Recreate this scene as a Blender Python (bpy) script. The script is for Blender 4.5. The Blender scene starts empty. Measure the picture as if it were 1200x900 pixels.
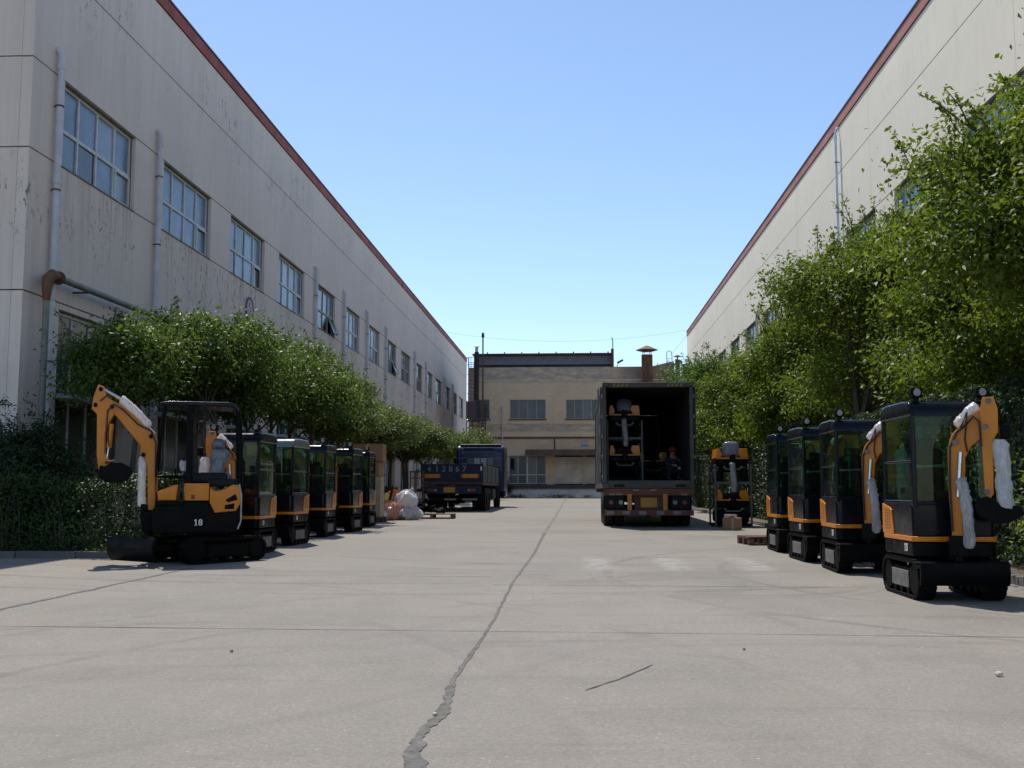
import bpy, bmesh, math, random
import numpy as np
from mathutils import Vector, Matrix, Euler

random.seed(7)
rng = np.random.default_rng(7)
S = bpy.context.scene
COL = S.collection
R = math.radians

# ------------------------------------------------------------------ camera, sky, sun, exposure
cam = bpy.data.cameras.new("camera")
cam.sensor_width = 36.0
cam.lens = 37.5
cam.clip_start = 0.05
cam.clip_end = 3000.0
cam_o = bpy.data.objects.new("camera", cam)
COL.objects.link(cam_o)
PITCH = math.atan(124.0 / 1250.0)
YAW = math.atan(0.06 * math.cos(PITCH))
cam_o.location = (0, 0, 1.2)
cam_o.rotation_euler = (math.pi / 2 + PITCH, 0, YAW)
S.camera = cam_o

SUN_AZ, SUN_EL = R(-26.0), R(62.5)          # azimuth from +Y, negative towards -X
world = bpy.data.worlds.new("World")
S.world = world
world.use_nodes = True
wn = world.node_tree
for n in list(wn.nodes):
    wn.nodes.remove(n)
sky = wn.nodes.new("ShaderNodeTexSky")
sky.sky_type = 'NISHITA'
sky.sun_disc = False
sky.sun_elevation = SUN_EL
sky.sun_rotation = SUN_AZ
sky.altitude = 60.0
sky.air_density = 0.9
sky.dust_density = 0.3
sky.ozone_density = 2.4
bg = wn.nodes.new("ShaderNodeBackground")
bg.inputs[1].default_value = 0.120
wo = wn.nodes.new("ShaderNodeOutputWorld")
wn.links.new(sky.outputs[0], bg.inputs[0])
wn.links.new(bg.outputs[0], wo.inputs[0])

sun = bpy.data.lights.new("sun", 'SUN')
sun.energy = 3.5
sun.angle = R(0.53)
sun.color = (1.0, 0.94, 0.85)
sun_o = bpy.data.objects.new("sun", sun)
COL.objects.link(sun_o)
sd = Vector((math.sin(SUN_AZ) * math.cos(SUN_EL), math.cos(SUN_AZ) * math.cos(SUN_EL), math.sin(SUN_EL)))
sun_o.rotation_euler = (-sd).to_track_quat('-Z', 'Y').to_euler()
sun_o.location = sd * 60

S.view_settings.view_transform = 'Standard'
S.view_settings.look = 'None'
S.view_settings.exposure = 0.58
S.view_settings.gamma = 1.0
S.cycles.use_denoising = True
S.cycles.max_bounces = 7
S.cycles.transparent_max_bounces = 16
S.cycles.caustics_reflective = False
S.cycles.caustics_refractive = False

SLOPE = 0.0064
def gz(y):
    return SLOPE * y

# ------------------------------------------------------------------ materials
def new_mat(name):
    m = bpy.data.materials.new(name)
    m.use_nodes = True
    nt = m.node_tree
    return m, nt, nt.nodes["Principled BSDF"]

class NT:
    """small helper for node graphs"""
    def __init__(self, nt):
        self.nt = nt
    def n(self, t, **kw):
        nd = self.nt.nodes.new(t)
        for k, v in kw.items():
            setattr(nd, k, v)
        return nd
    def link(self, a, b):
        self.nt.links.new(a, b)
    def val(self, sock, v):
        if hasattr(v, "is_linked") or isinstance(v, bpy.types.NodeSocket):
            self.link(v, sock)
        else:
            sock.default_value = v
    def math(self, op, a, b=None, c=None, clamp=False):
        nd = self.n("ShaderNodeMath", operation=op)
        nd.use_clamp = clamp
        self.val(nd.inputs[0], a)
        if b is not None:
            self.val(nd.inputs[1], b)
        if c is not None:
            self.val(nd.inputs[2], c)
        return nd.outputs[0]
    def pos(self):
        return self.n("ShaderNodeNewGeometry").outputs["Position"]
    def obj(self):
        return self.n("ShaderNodeTexCoord").outputs["Object"]
    def scale(self, vec, s):
        nd = self.n("ShaderNodeMapping")
        nd.inputs["Scale"].default_value = s
        self.link(vec, nd.inputs[0])
        return nd.outputs[0]
    def noise(self, vec, scale, detail=4.0, rough=0.55, dist=0.0):
        nd = self.n("ShaderNodeTexNoise")
        nd.inputs["Scale"].default_value = scale
        nd.inputs["Detail"].default_value = detail
        nd.inputs["Roughness"].default_value = rough
        nd.inputs["Distortion"].default_value = dist
        self.link(vec, nd.inputs["Vector"])
        return nd.outputs["Fac"]
    def ramp(self, fac, a, b, lo=0.0, hi=1.0):
        nd = self.n("ShaderNodeMapRange")
        nd.clamp = True
        self.link(fac, nd.inputs["Value"])
        nd.inputs["From Min"].default_value = a
        nd.inputs["From Max"].default_value = b
        nd.inputs["To Min"].default_value = lo
        nd.inputs["To Max"].default_value = hi
        return nd.outputs[0]
    def mix(self, fac, a, b, mode='MIX'):
        nd = self.n("ShaderNodeMix", data_type='RGBA', blend_type=mode)
        self.val(nd.inputs["Factor"], fac)
        for s, v in ((nd.inputs[6], a), (nd.inputs[7], b)):
            if isinstance(v, tuple):
                s.default_value = (v[0], v[1], v[2], 1.0)
            else:
                self.link(v, s)
        return nd.outputs[2]
    def sep(self, vec):
        nd = self.n("ShaderNodeSeparateXYZ")
        self.link(vec, nd.inputs[0])
        return nd.outputs
    def bump(self, height, strength=0.3, dist=0.02):
        nd = self.n("ShaderNodeBump")
        nd.inputs["Strength"].default_value = strength
        nd.inputs["Distance"].default_value = dist
        self.link(height, nd.inputs["Height"])
        return nd.outputs[0]

def simple(name, col, rough=0.5, metal=0.0, var=0.18, scale=9.0, dust=0.0, coat=0.0, spec=0.5, bump=0.0):
    """a base colour broken by two noises, with optional dust on upward faces"""
    m, nt, p = new_mat(name)
    g = NT(nt)
    v = g.obj()
    a = g.noise(v, scale, 5.0)
    f = g.ramp(a, 0.3, 0.7, 1.0 - var, 1.0 + var)
    c = g.mix(1.0, col, f, 'MULTIPLY')
    if dust > 0:
        nz = g.sep(g.n("ShaderNodeNewGeometry").outputs["Normal"])[2]
        d = g.math('MULTIPLY', g.ramp(nz, -0.2, 1.0), g.ramp(g.noise(v, 5.0, 6.0), 0.3, 0.75))
        d = g.math('MULTIPLY', d, dust)
        c = g.mix(d, c, (0.30, 0.27, 0.23))
    g.link(c, p.inputs["Base Color"])
    r2 = g.ramp(g.noise(v, scale * 2.3, 4.0), 0.3, 0.7, max(rough - 0.1, 0.03), min(rough + 0.12, 1.0))
    g.link(r2, p.inputs["Roughness"])
    p.inputs["Metallic"].default_value = metal
    p.inputs["Specular IOR Level"].default_value = spec
    p.inputs["Coat Weight"].default_value = coat
    p.inputs["Coat Roughness"].default_value = 0.12
    if bump > 0:
        g.link(g.bump(g.noise(v, scale * 6, 5.0), bump, 0.01), p.inputs["Normal"])
    return m

def concrete_yard():
    m, nt, p = new_mat("yard_concrete")
    g = NT(nt)
    v = g.pos()
    big = g.noise(v, 0.16, 5.0, 0.6)
    mid = g.noise(g.scale(v, (0.9, 0.55, 1)), 1.0, 7.0, 0.62)
    fine = g.noise(v, 30.0, 4.0, 0.7)
    speck = g.noise(v, 75.0, 2.0, 0.6)
    fleck = g.ramp(g.noise(v, 26.0, 2.0, 0.5), 0.70, 0.74, 0, 0.5)
    pit = g.ramp(g.noise(v, 17.0, 3.0, 0.6), 0.27, 0.22, 0, 0.6)
    c = g.mix(g.ramp(big, 0.40, 0.60), (0.152, 0.142, 0.122), (0.206, 0.187, 0.162))
    c = g.mix(g.ramp(mid, 0.35, 0.7), c, (0.237, 0.216, 0.188), 'MIX')
    c = g.mix(g.ramp(g.noise(g.scale(v, (0.3, 1.1, 1)), 1.3, 6.0, 0.7, 1.2), 0.52, 0.72, 0, 0.5), c, (0.136, 0.121, 0.106))
    c = g.mix(1.0, c, g.ramp(fine, 0.25, 0.75, 0.84, 1.14), 'MULTIPLY')
    c = g.mix(1.0, c, g.ramp(speck, 0.3, 0.75, 0.84, 1.16), 'MULTIPLY')
    c = g.mix(fleck, c, (0.42, 0.40, 0.37))
    c = g.mix(pit, c, (0.10, 0.09, 0.08))
    c = g.mix(g.ramp(g.noise(v, 0.9, 3.0, 0.5), 0.55, 0.75, 0, 0.35), c, (0.222, 0.178, 0.148))
    x, y, z = g.sep(v)
    # tyre arcs
    xd = g.math('ADD', x, g.ramp(g.noise(v, 0.8, 2.0), 0, 1, -0.12, 0.12))
    arcs = None
    for cx, cy, rad, w, s in ((-3.0, 24.0, 11.2, 0.07, 0.85), (-2.6, 26.2, 14.6, 0.07, 0.8), (5.0, 4.0, 9.0, 0.06, 0.5),
                              (5.2, 4.1, 10.6, 0.06, 0.5), (-9.5, 3.5, 9.6, 0.06, 0.4), (-9.4, 3.2, 11.3, 0.06, 0.4),
                              (8.0, 14.5, 7.6, 0.06, 0.75), (8.1, 14.6, 6.1, 0.06, 0.75), (1.9, 13.2, 1.5, 0.05, 0.7),
                              (1.9, 13.2, 1.75, 0.03, 0.6), (-14.0, 16.0, 14.5, 0.06, 0.3), (-14.0, 15.8, 16.2, 0.06, 0.3),
                              (0.5, 40.0, 24.0, 0.12, 0.5), (0.3, 40.0, 25.8, 0.12, 0.5), (2.0, -9.0, 17.4, 0.08, 0.4),
                              (2.2, -9.0, 19.0, 0.08, 0.5), (1.2, 24.0, 8.2, 0.06, 0.7), (1.4, 24.4, 9.9, 0.05, 0.7), (-6.0, 8.0, 7.9, 0.05, 0.45)):
        dx = g.math('SUBTRACT', xd, cx)
        dy = g.math('SUBTRACT', y, cy)
        d = g.math('SQRT', g.math('ADD', g.math('MULTIPLY', dx, dx), g.math('MULTIPLY', dy, dy)))
        e = g.math('ABSOLUTE', g.math('SUBTRACT', d, rad))
        a = g.ramp(e, w * 0.6, w * 1.4, s, 0.0)
        arcs = a if arcs is None else g.math('MAXIMUM', arcs, a)
    arcs = g.math('MULTIPLY', arcs, g.ramp(g.noise(v, 0.45, 3.0, 0.55), 0.38, 0.56))
    arcs = g.math('MULTIPLY', arcs, g.ramp(g.noise(v, 7.0, 4.0, 0.7), 0.2, 0.6))
    c = g.mix(g.math('MULTIPLY', arcs, 0.72), c, (0.105, 0.09, 0.08))
    # worn remains of painted bars
    bars = None
    for bx in (0.33, 1.42, 2.55):
        a = g.ramp(g.math('ABSOLUTE', g.math('SUBTRACT', xd, bx)), 0.12, 0.27, 1, 0)
        bars = a if bars is None else g.math('MAXIMUM', bars, a)
    bars = g.math('MULTIPLY', bars, g.ramp(g.math('ABSOLUTE', g.math('SUBTRACT', y, 16.3)), 1.15, 1.35, 1, 0))
    bars = g.math('MULTIPLY', bars, g.ramp(g.noise(v, 4.5, 6.0, 0.75), 0.40, 0.64, 0.0, 0.42))
    c = g.mix(bars, c, (0.40, 0.41, 0.405))
    # small oil spots
    spots = g.ramp(g.noise(v, 2.1, 1.0, 0.3), 0.72, 0.80, 0, 0.35)
    c = g.mix(spots, c, (0.17, 0.15, 0.14))
    g.link(c, p.inputs["Base Color"])
    g.link(g.ramp(mid, 0.3, 0.7, 0.75, 0.95), p.inputs["Roughness"])
    p.inputs["Specular IOR Level"].default_value = 0.35
    h = g.math('ADD', g.math('MULTIPLY', fine, 0.6), g.math('MULTIPLY', speck, 0.4))
    g.link(g.bump(h, 0.35, 0.008), p.inputs["Normal"])
    return m

def wall_paint(name, base, dark, streak_amt, peel_amt, sill_y):
    m, nt, p = new_mat(name)
    g = NT(nt)
    v = g.pos()
    x, y, z = g.sep(v)
    big = g.noise(v, 0.25, 5.0, 0.6)
    st = g.noise(g.scale(v, (7.0, 7.0, 0.22)), 1.0, 6.0, 0.7)
    st2 = g.noise(g.scale(v, (2.6, 2.6, 0.16)), 1.0, 6.0, 0.7, 0.4)
    c = g.mix(g.ramp(big, 0.35, 0.68, 0, 0.75), base, tuple(b * 0.86 for b in base))
    c = g.mix(g.ramp(st, 0.45, 0.75, 0, streak_amt), c, dark)
    c = g.mix(g.ramp(st2, 0.52, 0.72, 0, streak_amt * 1.1), c, dark)
    c = g.mix(g.ramp(g.noise(g.scale(v, (1.0, 1.0, 0.35)), 0.9, 5.0, 0.7), 0.55, 0.8, 0, streak_amt * 0.8), c, (0.42, 0.36, 0.28))
    # flaked patches in irregular vertical dabs
    pe = g.noise(g.scale(v, (6.5, 6.5, 2.6)), 1.0, 6.0, 0.75)
    area = g.noise(v, 0.33, 3.0, 0.5)
    zz = g.math('MULTIPLY', g.ramp(z, 6.0, 7.4), g.ramp(z, 8.25, 8.5, 1, 0))
    zz = g.math('MAXIMUM', zz, g.math('MULTIPLY', g.ramp(z, 11.6, 12.6), g.ramp(z, 13.9, 14.3, 0.7, 0)))
    pk = g.math('MULTIPLY', g.ramp(pe, 0.565, 0.61), g.ramp(area, 0.42, 0.58))
    pk = g.math('MULTIPLY', g.math('MULTIPLY', pk, zz), peel_amt)
    c = g.mix(pk, c, (0.17, 0.165, 0.155))
    if sill_y is not None:
        # run-off under the window sills, and darker flakes gathered there
        yy = g.math('PINGPONG', g.math('ADD', y, -sill_y - 1.95 + 58.5), 2.925)
        under = g.math('MULTIPLY', g.ramp(yy, 1.75, 2.3, 1, 0), g.math('MULTIPLY', g.ramp(z, 6.3, 8.42), g.ramp(z, 8.42, 8.46, 1, 0)))
        dr = g.noise(g.scale(v, (9.0, 9.0, 0.35)), 1.0, 4.0, 0.6)
        c = g.mix(g.math('MULTIPLY', under, g.ramp(dr, 0.45, 0.7, 0, 0.6)), c, (0.33, 0.27, 0.20))
        fl = g.noise(g.scale(v, (8.0, 8.0, 4.0)), 1.0, 5.0, 0.7, 0.8)
        fl = g.math('MULTIPLY', g.ramp(fl, 0.585, 0.615), g.ramp(g.noise(v, 0.8, 2.0), 0.42, 0.56))
        c = g.mix(g.math('MULTIPLY', g.math('MULTIPLY', fl, g.ramp(under, 0.05, 0.3)), 0.85), c, (0.16, 0.15, 0.14))
    # grime low on the wall
    low = g.math('MULTIPLY', g.ramp(z, 0.2, 1.8, 0.5, 0), g.ramp(g.noise(v, 1.1, 5.0, 0.6), 0.3, 0.6))
    c = g.mix(low, c, (0.20, 0.18, 0.15))
    g.link(c, p.inputs["Base Color"])
    p.inputs["Roughness"].default_value = 0.85
    p.inputs["Specular IOR Level"].default_value = 0.3
    g.link(g.bump(g.noise(v, 14.0, 4.0, 0.7), 0.10, 0.004), p.inputs["Normal"])
    return m

def tan_brick():
    m, nt, p = new_mat("tan_brick")
    g = NT(nt)
    v = g.pos()
    x, y, z = g.sep(v)
    cb = g.n("ShaderNodeCombineXYZ")
    g.link(x, cb.inputs[0]); g.link(z, cb.inputs[1])
    br = g.n("ShaderNodeTexBrick")
    br.offset = 0.5
    br.inputs["Scale"].default_value = 1.0
    br.inputs["Brick Width"].default_value = 0.25
    br.inputs["Row Height"].default_value = 0.075
    br.inputs["Mortar Size"].default_value = 0.008
    br.inputs["Color1"].default_value = (0.92, 0.635, 0.35, 1)
    br.inputs["Color2"].default_value = (0.80, 0.54, 0.29, 1)
    br.inputs["Mortar"].default_value = (0.62, 0.53, 0.43, 1)
    g.link(cb.outputs[0], br.inputs["Vector"])
    c = br.outputs["Color"]
    c = g.mix(g.ramp(g.noise(v, 0.35, 5.0, 0.6), 0.4, 0.65, 0, 0.5), c, (0.93, 0.70, 0.42))
    mot = g.noise(g.scale(v, (1.2, 1, 3.4)), 1.5, 8.0, 0.8)
    c = g.mix(g.ramp(mot, 0.45, 0.62, 0, 0.6), c, (0.62, 0.54, 0.46))
    n1 = g.noise(g.scale(v, (0.7, 1, 2.2)), 1.1, 7.0, 0.75)
    zt = g.math('MAXIMUM', g.ramp(z, 9.9, 10.5), g.math('MULTIPLY', g.ramp(z, 5.9, 6.15), g.ramp(z, 6.55, 6.8, 1, 0)))
    wear = g.math('MULTIPLY', g.ramp(n1, 0.36, 0.56), g.math('MAXIMUM', zt, 0.16))
    c = g.mix(g.math("MULTIPLY", wear, 0.85), c, (0.36, 0.31, 0.265))
    soot = g.math('MULTIPLY', g.ramp(x, 2.8, 5.2, 0, 0.65), g.ramp(z, 9.3, 10.3))
    c = g.mix(soot, c, (0.17, 0.125, 0.095))
    st = g.noise(g.scale(v, (3.0, 3.0, 0.15)), 1.0, 4.0, 0.6)
    c = g.mix(g.ramp(st, 0.55, 0.75, 0, 0.35), c, (0.55, 0.45, 0.36))
    g.link(c, p.inputs["Base Color"])
    p.inputs["Roughness"].default_value = 0.9
    g.link(g.bump(br.outputs["Fac"], -0.3, 0.01), p.inputs["Normal"])
    return m

def leaf_mat(name, c1, c2, c3, trans=0.35):
    m, nt, p = new_mat(name)
    g = NT(nt)
    ge = g.n("ShaderNodeNewGeometry")
    rnd = ge.outputs["Random Per Island"]
    cl = g.noise(g.pos(), 1.1, 3.0, 0.5)
    c = g.mix(g.ramp(rnd, 0.0, 0.75), c1, c2)
    c = g.mix(g.math('MULTIPLY', g.ramp(rnd, 0.6, 1.0), g.ramp(cl, 0.4, 0.65)), c, c3)
    c = g.mix(1.0, c, g.ramp(cl, 0.3, 0.7, 0.75, 1.2), 'MULTIPLY')
    g.link(c, p.inputs["Base Color"])
    p.inputs["Roughness"].default_value = 0.5
    p.inputs["Specular IOR Level"].default_value = 0.22
    tr = g.n("ShaderNodeBsdfTranslucent")
    tc = g.mix(1.0, c, (1.25, 1.35, 0.55), 'MULTIPLY')
    g.link(tc, tr.inputs[0])
    ms = g.n("ShaderNodeMixShader")
    ms.inputs[0].default_value = trans
    g.link(p.outputs[0], ms.inputs[1])
    g.link(tr.outputs[0], ms.inputs[2])
    out = [n for n in nt.nodes if n.type == 'OUTPUT_MATERIAL'][0]
    g.link(ms.outputs[0], out.inputs[0])
    return m

def glass_mat(name, tint, refl=0.06, rough=0.02):
    m, nt, p = new_mat(name)
    g = NT(nt)
    out = [n for n in nt.nodes if n.type == 'OUTPUT_MATERIAL'][0]
    t = g.n("ShaderNodeBsdfTransparent")
    t.inputs[0].default_value = (*tint, 1)
    gl = g.n("ShaderNodeBsdfGlossy")
    gl.inputs["Roughness"].default_value = rough
    fr = g.n("ShaderNodeFresnel")
    fr.inputs[0].default_value = 1.5
    k = g.math('MULTIPLY', fr.outputs[0], 0.45)
    # thin film of dust on the pane
    df = g.n("ShaderNodeBsdfDiffuse")
    df.inputs[0].default_value = (0.30, 0.31, 0.29, 1)
    dm = g.n("ShaderNodeMixShader")
    g.link(g.ramp(g.noise(g.obj(), 3.0, 5.0), 0.3, 0.8, 0.005, 0.04), dm.inputs[0])
    g.link(t.outputs[0], dm.inputs[1])
    g.link(df.outputs[0], dm.inputs[2])
    ms = g.n("ShaderNodeMixShader")
    g.link(k, ms.inputs[0])
    g.link(dm.outputs[0], ms.inputs[1])
    g.link(gl.outputs[0], ms.inputs[2])
    g.link(ms.outputs[0], out.inputs[0])
    return m

def pane_mat(name, col, rough, var=0.3):
    """factory glazing: obscured glass, dull within and shiny outside"""
    m, nt, p = new_mat(name)
    g = NT(nt)
    v = g.pos()
    c = g.mix(1.0, col, g.ramp(g.noise(v, 1.2, 4.0), 0.3, 0.7, 1 - var, 1 + var), 'MULTIPLY')
    c = g.mix(g.ramp(g.noise(g.scale(v, (4, 4, 0.6)), 1.0, 5.0), 0.5, 0.8, 0, 0.3), c, (0.25, 0.25, 0.23))
    rnd = g.n("ShaderNodeObjectInfo").outputs["Random"]
    c = g.mix(1.0, c, g.ramp(rnd, 0.0, 1.0, 0.70, 1.22), 'MULTIPLY')
    c = g.mix(g.ramp(rnd, 0.82, 0.9, 0, 0.45), c, (0.30, 0.30, 0.28))
    g.link(c, p.inputs["Base Color"])
    p.inputs["Roughness"].default_value = rough
    p.inputs["Specular IOR Level"].default_value = 0.7
    g.link(g.bump(g.noise(v, 2.0, 2.0), 0.05, 0.02), p.inputs["Normal"])
    return m

def plastic_wrap(name, col, alpha=0.25):
    """thin cloudy film: creases catch the light, parts of it let the thing inside show through"""
    m, nt, p = new_mat(name)
    g = NT(nt)
    v = g.obj()
    cr = g.noise(g.scale(v, (1, 1, 0.3)), 26.0, 3.0, 0.55, 2.2)
    c = g.mix(g.ramp(cr, 0.35, 0.65), tuple(k * 0.72 for k in col), col)
    g.link(c, p.inputs["Base Color"])
    p.inputs["Roughness"].default_value = 0.16
    p.inputs["Specular IOR Level"].default_value = 0.75
    g.link(g.bump(cr, 0.45, 0.012), p.inputs["Normal"])
    tl_ = g.n("ShaderNodeBsdfTranslucent")
    g.link(c, tl_.inputs[0])
    m1 = g.n("ShaderNodeMixShader")
    m1.inputs[0].default_value = 0.3
    g.link(p.outputs[0], m1.inputs[1])
    g.link(tl_.outputs[0], m1.inputs[2])
    t = g.n("ShaderNodeBsdfTransparent")
    t.inputs[0].default_value = (0.92, 0.92, 0.93, 1)
    ms = g.n("ShaderNodeMixShader")
    g.link(g.ramp(g.noise(g.scale(v, (1, 1, 0.5)), 9.0, 3.0), 0.35, 0.65, alpha * 0.4, min(alpha * 1.7, 0.9)), ms.inputs[0])
    out = [n for n in nt.nodes if n.type == 'OUTPUT_MATERIAL'][0]
    g.link(m1.outputs[0], ms.inputs[1])
    g.link(t.outputs[0], ms.inputs[2])
    g.link(ms.outputs[0], out.inputs[0])
    return m

def bark_mat():
    m, nt, p = new_mat("bark")
    g = NT(nt)
    v = g.obj()
    n1 = g.noise(g.scale(v, (9, 9, 1.6)), 1.6, 6.0, 0.7)
    g.link(g.mix(g.ramp(n1, 0.3, 0.7), (0.045, 0.035, 0.028), (0.13, 0.105, 0.08)), p.inputs["Base Color"])
    p.inputs["Roughness"].default_value = 0.9
    g.link(g.bump(n1, 0.8, 0.03), p.inputs["Normal"])
    return m

def rust_mat(name, c1, c2):
    m, nt, p = new_mat(name)
    g = NT(nt)
    v = g.obj()
    n1 = g.noise(g.scale(v, (1, 1, 0.4)), 2.6, 6.0, 0.7)
    g.link(g.mix(g.ramp(n1, 0.36, 0.62), c1, c2), p.inputs["Base Color"])
    p.inputs["Roughness"].default_value = 0.8
    g.link(g.bump(n1, 0.4, 0.02), p.inputs["Normal"])
    return m

def soil_mat():
    m, nt, p = new_mat("soil")
    g = NT(nt)
    v = g.pos()
    n1 = g.noise(v, 3.0, 7.0, 0.7)
    g.link(g.mix(g.ramp(n1, 0.3, 0.7), (0.05, 0.04, 0.03), (0.13, 0.10, 0.07)), p.inputs["Base Color"])
    p.inputs["Roughness"].default_value = 0.95
    g.link(g.bump(n1, 0.8, 0.05), p.inputs["Normal"])
    return m

M = {}
M['yard'] = concrete_yard()
M['seam'] = simple("tar_seam", (0.100, 0.094, 0.088), 0.85, var=0.4, scale=14.0, bump=0.6)
M['joint'] = simple("joint_line", (0.14, 0.13, 0.118), 0.9, var=0.35, scale=3.0)
M['kerb'] = simple("kerb_concrete", (0.12, 0.11, 0.10), 0.9, var=0.3, scale=2.0, bump=0.3)
M['soil'] = soil_mat()
M['wallL'] = wall_paint("grey_wall_paint", (0.81, 0.685, 0.585), (0.53, 0.46, 0.39), 0.36, 1.0, 22.75)
M['wallR'] = wall_paint("cream_wall_paint", (0.90, 0.81, 0.645), (0.77, 0.68, 0.53), 0.26, 0.2, None)
M['redband'] = simple("red_band_paint", (0.33, 0.075, 0.06), 0.75, var=0.25, scale=0.8)
M['redbandR'] = simple("faded_red_band_paint", (0.42, 0.16, 0.12), 0.75, var=0.22, scale=0.8)
M['coping'] = simple("coping_metal", (0.10, 0.07, 0.07), 0.6, var=0.2, scale=1.0)
M['roof'] = simple("roof_sheet", (0.35, 0.35, 0.35), 0.7)
M['winframe'] = simple("white_window_frame", (0.60, 0.60, 0.58), 0.55, var=0.15, scale=4.0)
M['oldframe'] = simple("old_window_frame", (0.40, 0.39, 0.37), 0.7, var=0.25, scale=4.0)
M['reveal'] = simple("brown_window_reveal", (0.20, 0.165, 0.125), 0.85, var=0.3, scale=3.0)
M['pane'] = pane_mat("sky_tinted_obscured_glass", (0.155, 0.225, 0.31), 0.25)  # blue sky reflection is painted into the base colour of these panes
M['panedk'] = pane_mat("dim_window_glass", (0.045, 0.05, 0.055), 0.14)
M['panefar'] = pane_mat("dusty_far_glass", (0.075, 0.08, 0.085), 0.3)
M['pipe'] = simple("pale_pvc_pipe", (0.58, 0.58, 0.60), 0.5, var=0.12, scale=3.0)
M['pipeblue'] = simple("pale_blue_pipe", (0.58, 0.70, 0.86), 0.5, var=0.12, scale=3.0)
M['gpipe'] = simple("dull_green_pipe", (0.19, 0.20, 0.17), 0.6, var=0.25, scale=3.0)
M['rust'] = rust_mat("rust", (0.20, 0.085, 0.035), (0.09, 0.05, 0.035))
M['rustbright'] = rust_mat("orange_rust", (0.25, 0.105, 0.045), (0.085, 0.048, 0.033))
M['brick'] = tan_brick()
M['sidebrick'] = simple("low_bounce_side_brick", (0.17, 0.15, 0.135), 0.9, var=0.3, scale=1.5)  # dulled to keep orange bounce light off the left hall's wall
M['greyfar'] = simple("weathered_blue_sheet", (0.20, 0.22, 0.26), 0.7, var=0.35, scale=0.9)
M['brownfar'] = simple("brown_trim", (0.13, 0.09, 0.07), 0.8, var=0.3, scale=1.0)
M['plinth'] = simple("whitewashed_plinth", (0.80, 0.78, 0.74), 0.85, var=0.2, scale=0.7)
M['rail'] = simple("dark_ledge", (0.085, 0.078, 0.072), 0.8, var=0.2, scale=1.0)
M['doorfar'] = simple("faded_sheet_door", (0.70, 0.60, 0.48), 0.75, var=0.25, scale=0.9)
M['bluesign'] = simple("blue_sign_paint", (0.28, 0.32, 0.50), 0.6)
M['white'] = simple("white_paint", (0.78, 0.78, 0.76), 0.5, var=0.08)
M['purple'] = simple("faded_maroon_paint", (0.20, 0.10, 0.15), 0.8, var=0.3)
M['plaque'] = simple("faded_white_plaque", (0.50, 0.49, 0.50), 0.8, var=0.15)
M['bark'] = bark_mat()
M['leafL'] = leaf_mat("privet_leaf", (0.055, 0.095, 0.024), (0.105, 0.16, 0.036), (0.19, 0.225, 0.07), 0.33)
M['leafR'] = leaf_mat("cherry_leaf", (0.080, 0.125, 0.017), (0.145, 0.19, 0.030), (0.24, 0.25, 0.058), 0.40)
M['leafB'] = leaf_mat("elm_leaf", (0.060, 0.115, 0.034), (0.105, 0.175, 0.05), (0.16, 0.22, 0.07), 0.38)
M['leafP'] = leaf_mat("pale_privet_leaf", (0.075, 0.11, 0.036), (0.13, 0.17, 0.058), (0.21, 0.24, 0.095), 0.33)
M['leafH'] = leaf_mat("hedge_leaf", (0.010, 0.023, 0.005), (0.030, 0.064, 0.009), (0.085, 0.14, 0.02), 0.08)
M['leafD'] = leaf_mat("dark_bush_leaf", (0.025, 0.045, 0.022), (0.04, 0.068, 0.028), (0.06, 0.095, 0.035), 0.2)
# machines
M['orange'] = simple("orange_paint", (0.60, 0.195, 0.006), 0.36, var=0.10, scale=3.0, dust=0.05, coat=0.2, spec=0.3)
M['black'] = simple("black_paint", (0.0032, 0.0034, 0.004), 0.38, var=0.15, scale=3.0, dust=0.012, spec=0.07)
M['cabblack'] = simple("blue_black_cab_paint", (0.0042, 0.0055, 0.0105), 0.25, var=0.12, scale=3.0, dust=0.01, coat=0.18, spec=0.1)
M['rubber'] = simple("track_rubber", (0.0055, 0.0052, 0.005), 0.7, var=0.3, scale=6.0, dust=0.03, spec=0.08)
M['iron'] = simple("dark_iron", (0.0055, 0.0054, 0.0052), 0.6, var=0.3, scale=6.0, dust=0.02, spec=0.08)
M['plate'] = simple("grey_side_plate", (0.16, 0.15, 0.14), 0.6, var=0.35, scale=8.0)
M['chrome'] = simple("polished_rod", (0.55, 0.55, 0.56), 0.18, 1.0, var=0.05)
M['hose'] = simple("black_hose", (0.010, 0.010, 0.010), 0.45)
M['lens'] = simple("lamp_lens", (0.20, 0.205, 0.20), 0.2)
M['cabglass'] = glass_mat("green_cab_glass", (0.64, 0.80, 0.68))
M['seat'] = simple("black_seat", (0.012, 0.0125, 0.014), 0.6, bump=0.2, spec=0.2)
M['trim'] = simple("light_trim", (0.33, 0.35, 0.32), 0.4)
M['wrap'] = plastic_wrap("clear_plastic_wrap", (0.86, 0.86, 0.87), 0.24)
M['wrapblue'] = plastic_wrap("bluish_plastic_wrap", (0.22, 0.25, 0.31), 0.15)
M['wrapgrey'] = plastic_wrap("grey_plastic_wrap", (0.66, 0.66, 0.67), 0.36)
M['paleroof'] = simple("pale_film_roof", (0.12, 0.15, 0.14), 0.35, var=0.15)
M['darkgrey'] = simple("dark_grey", (0.03, 0.03, 0.03), 0.7)
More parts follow.
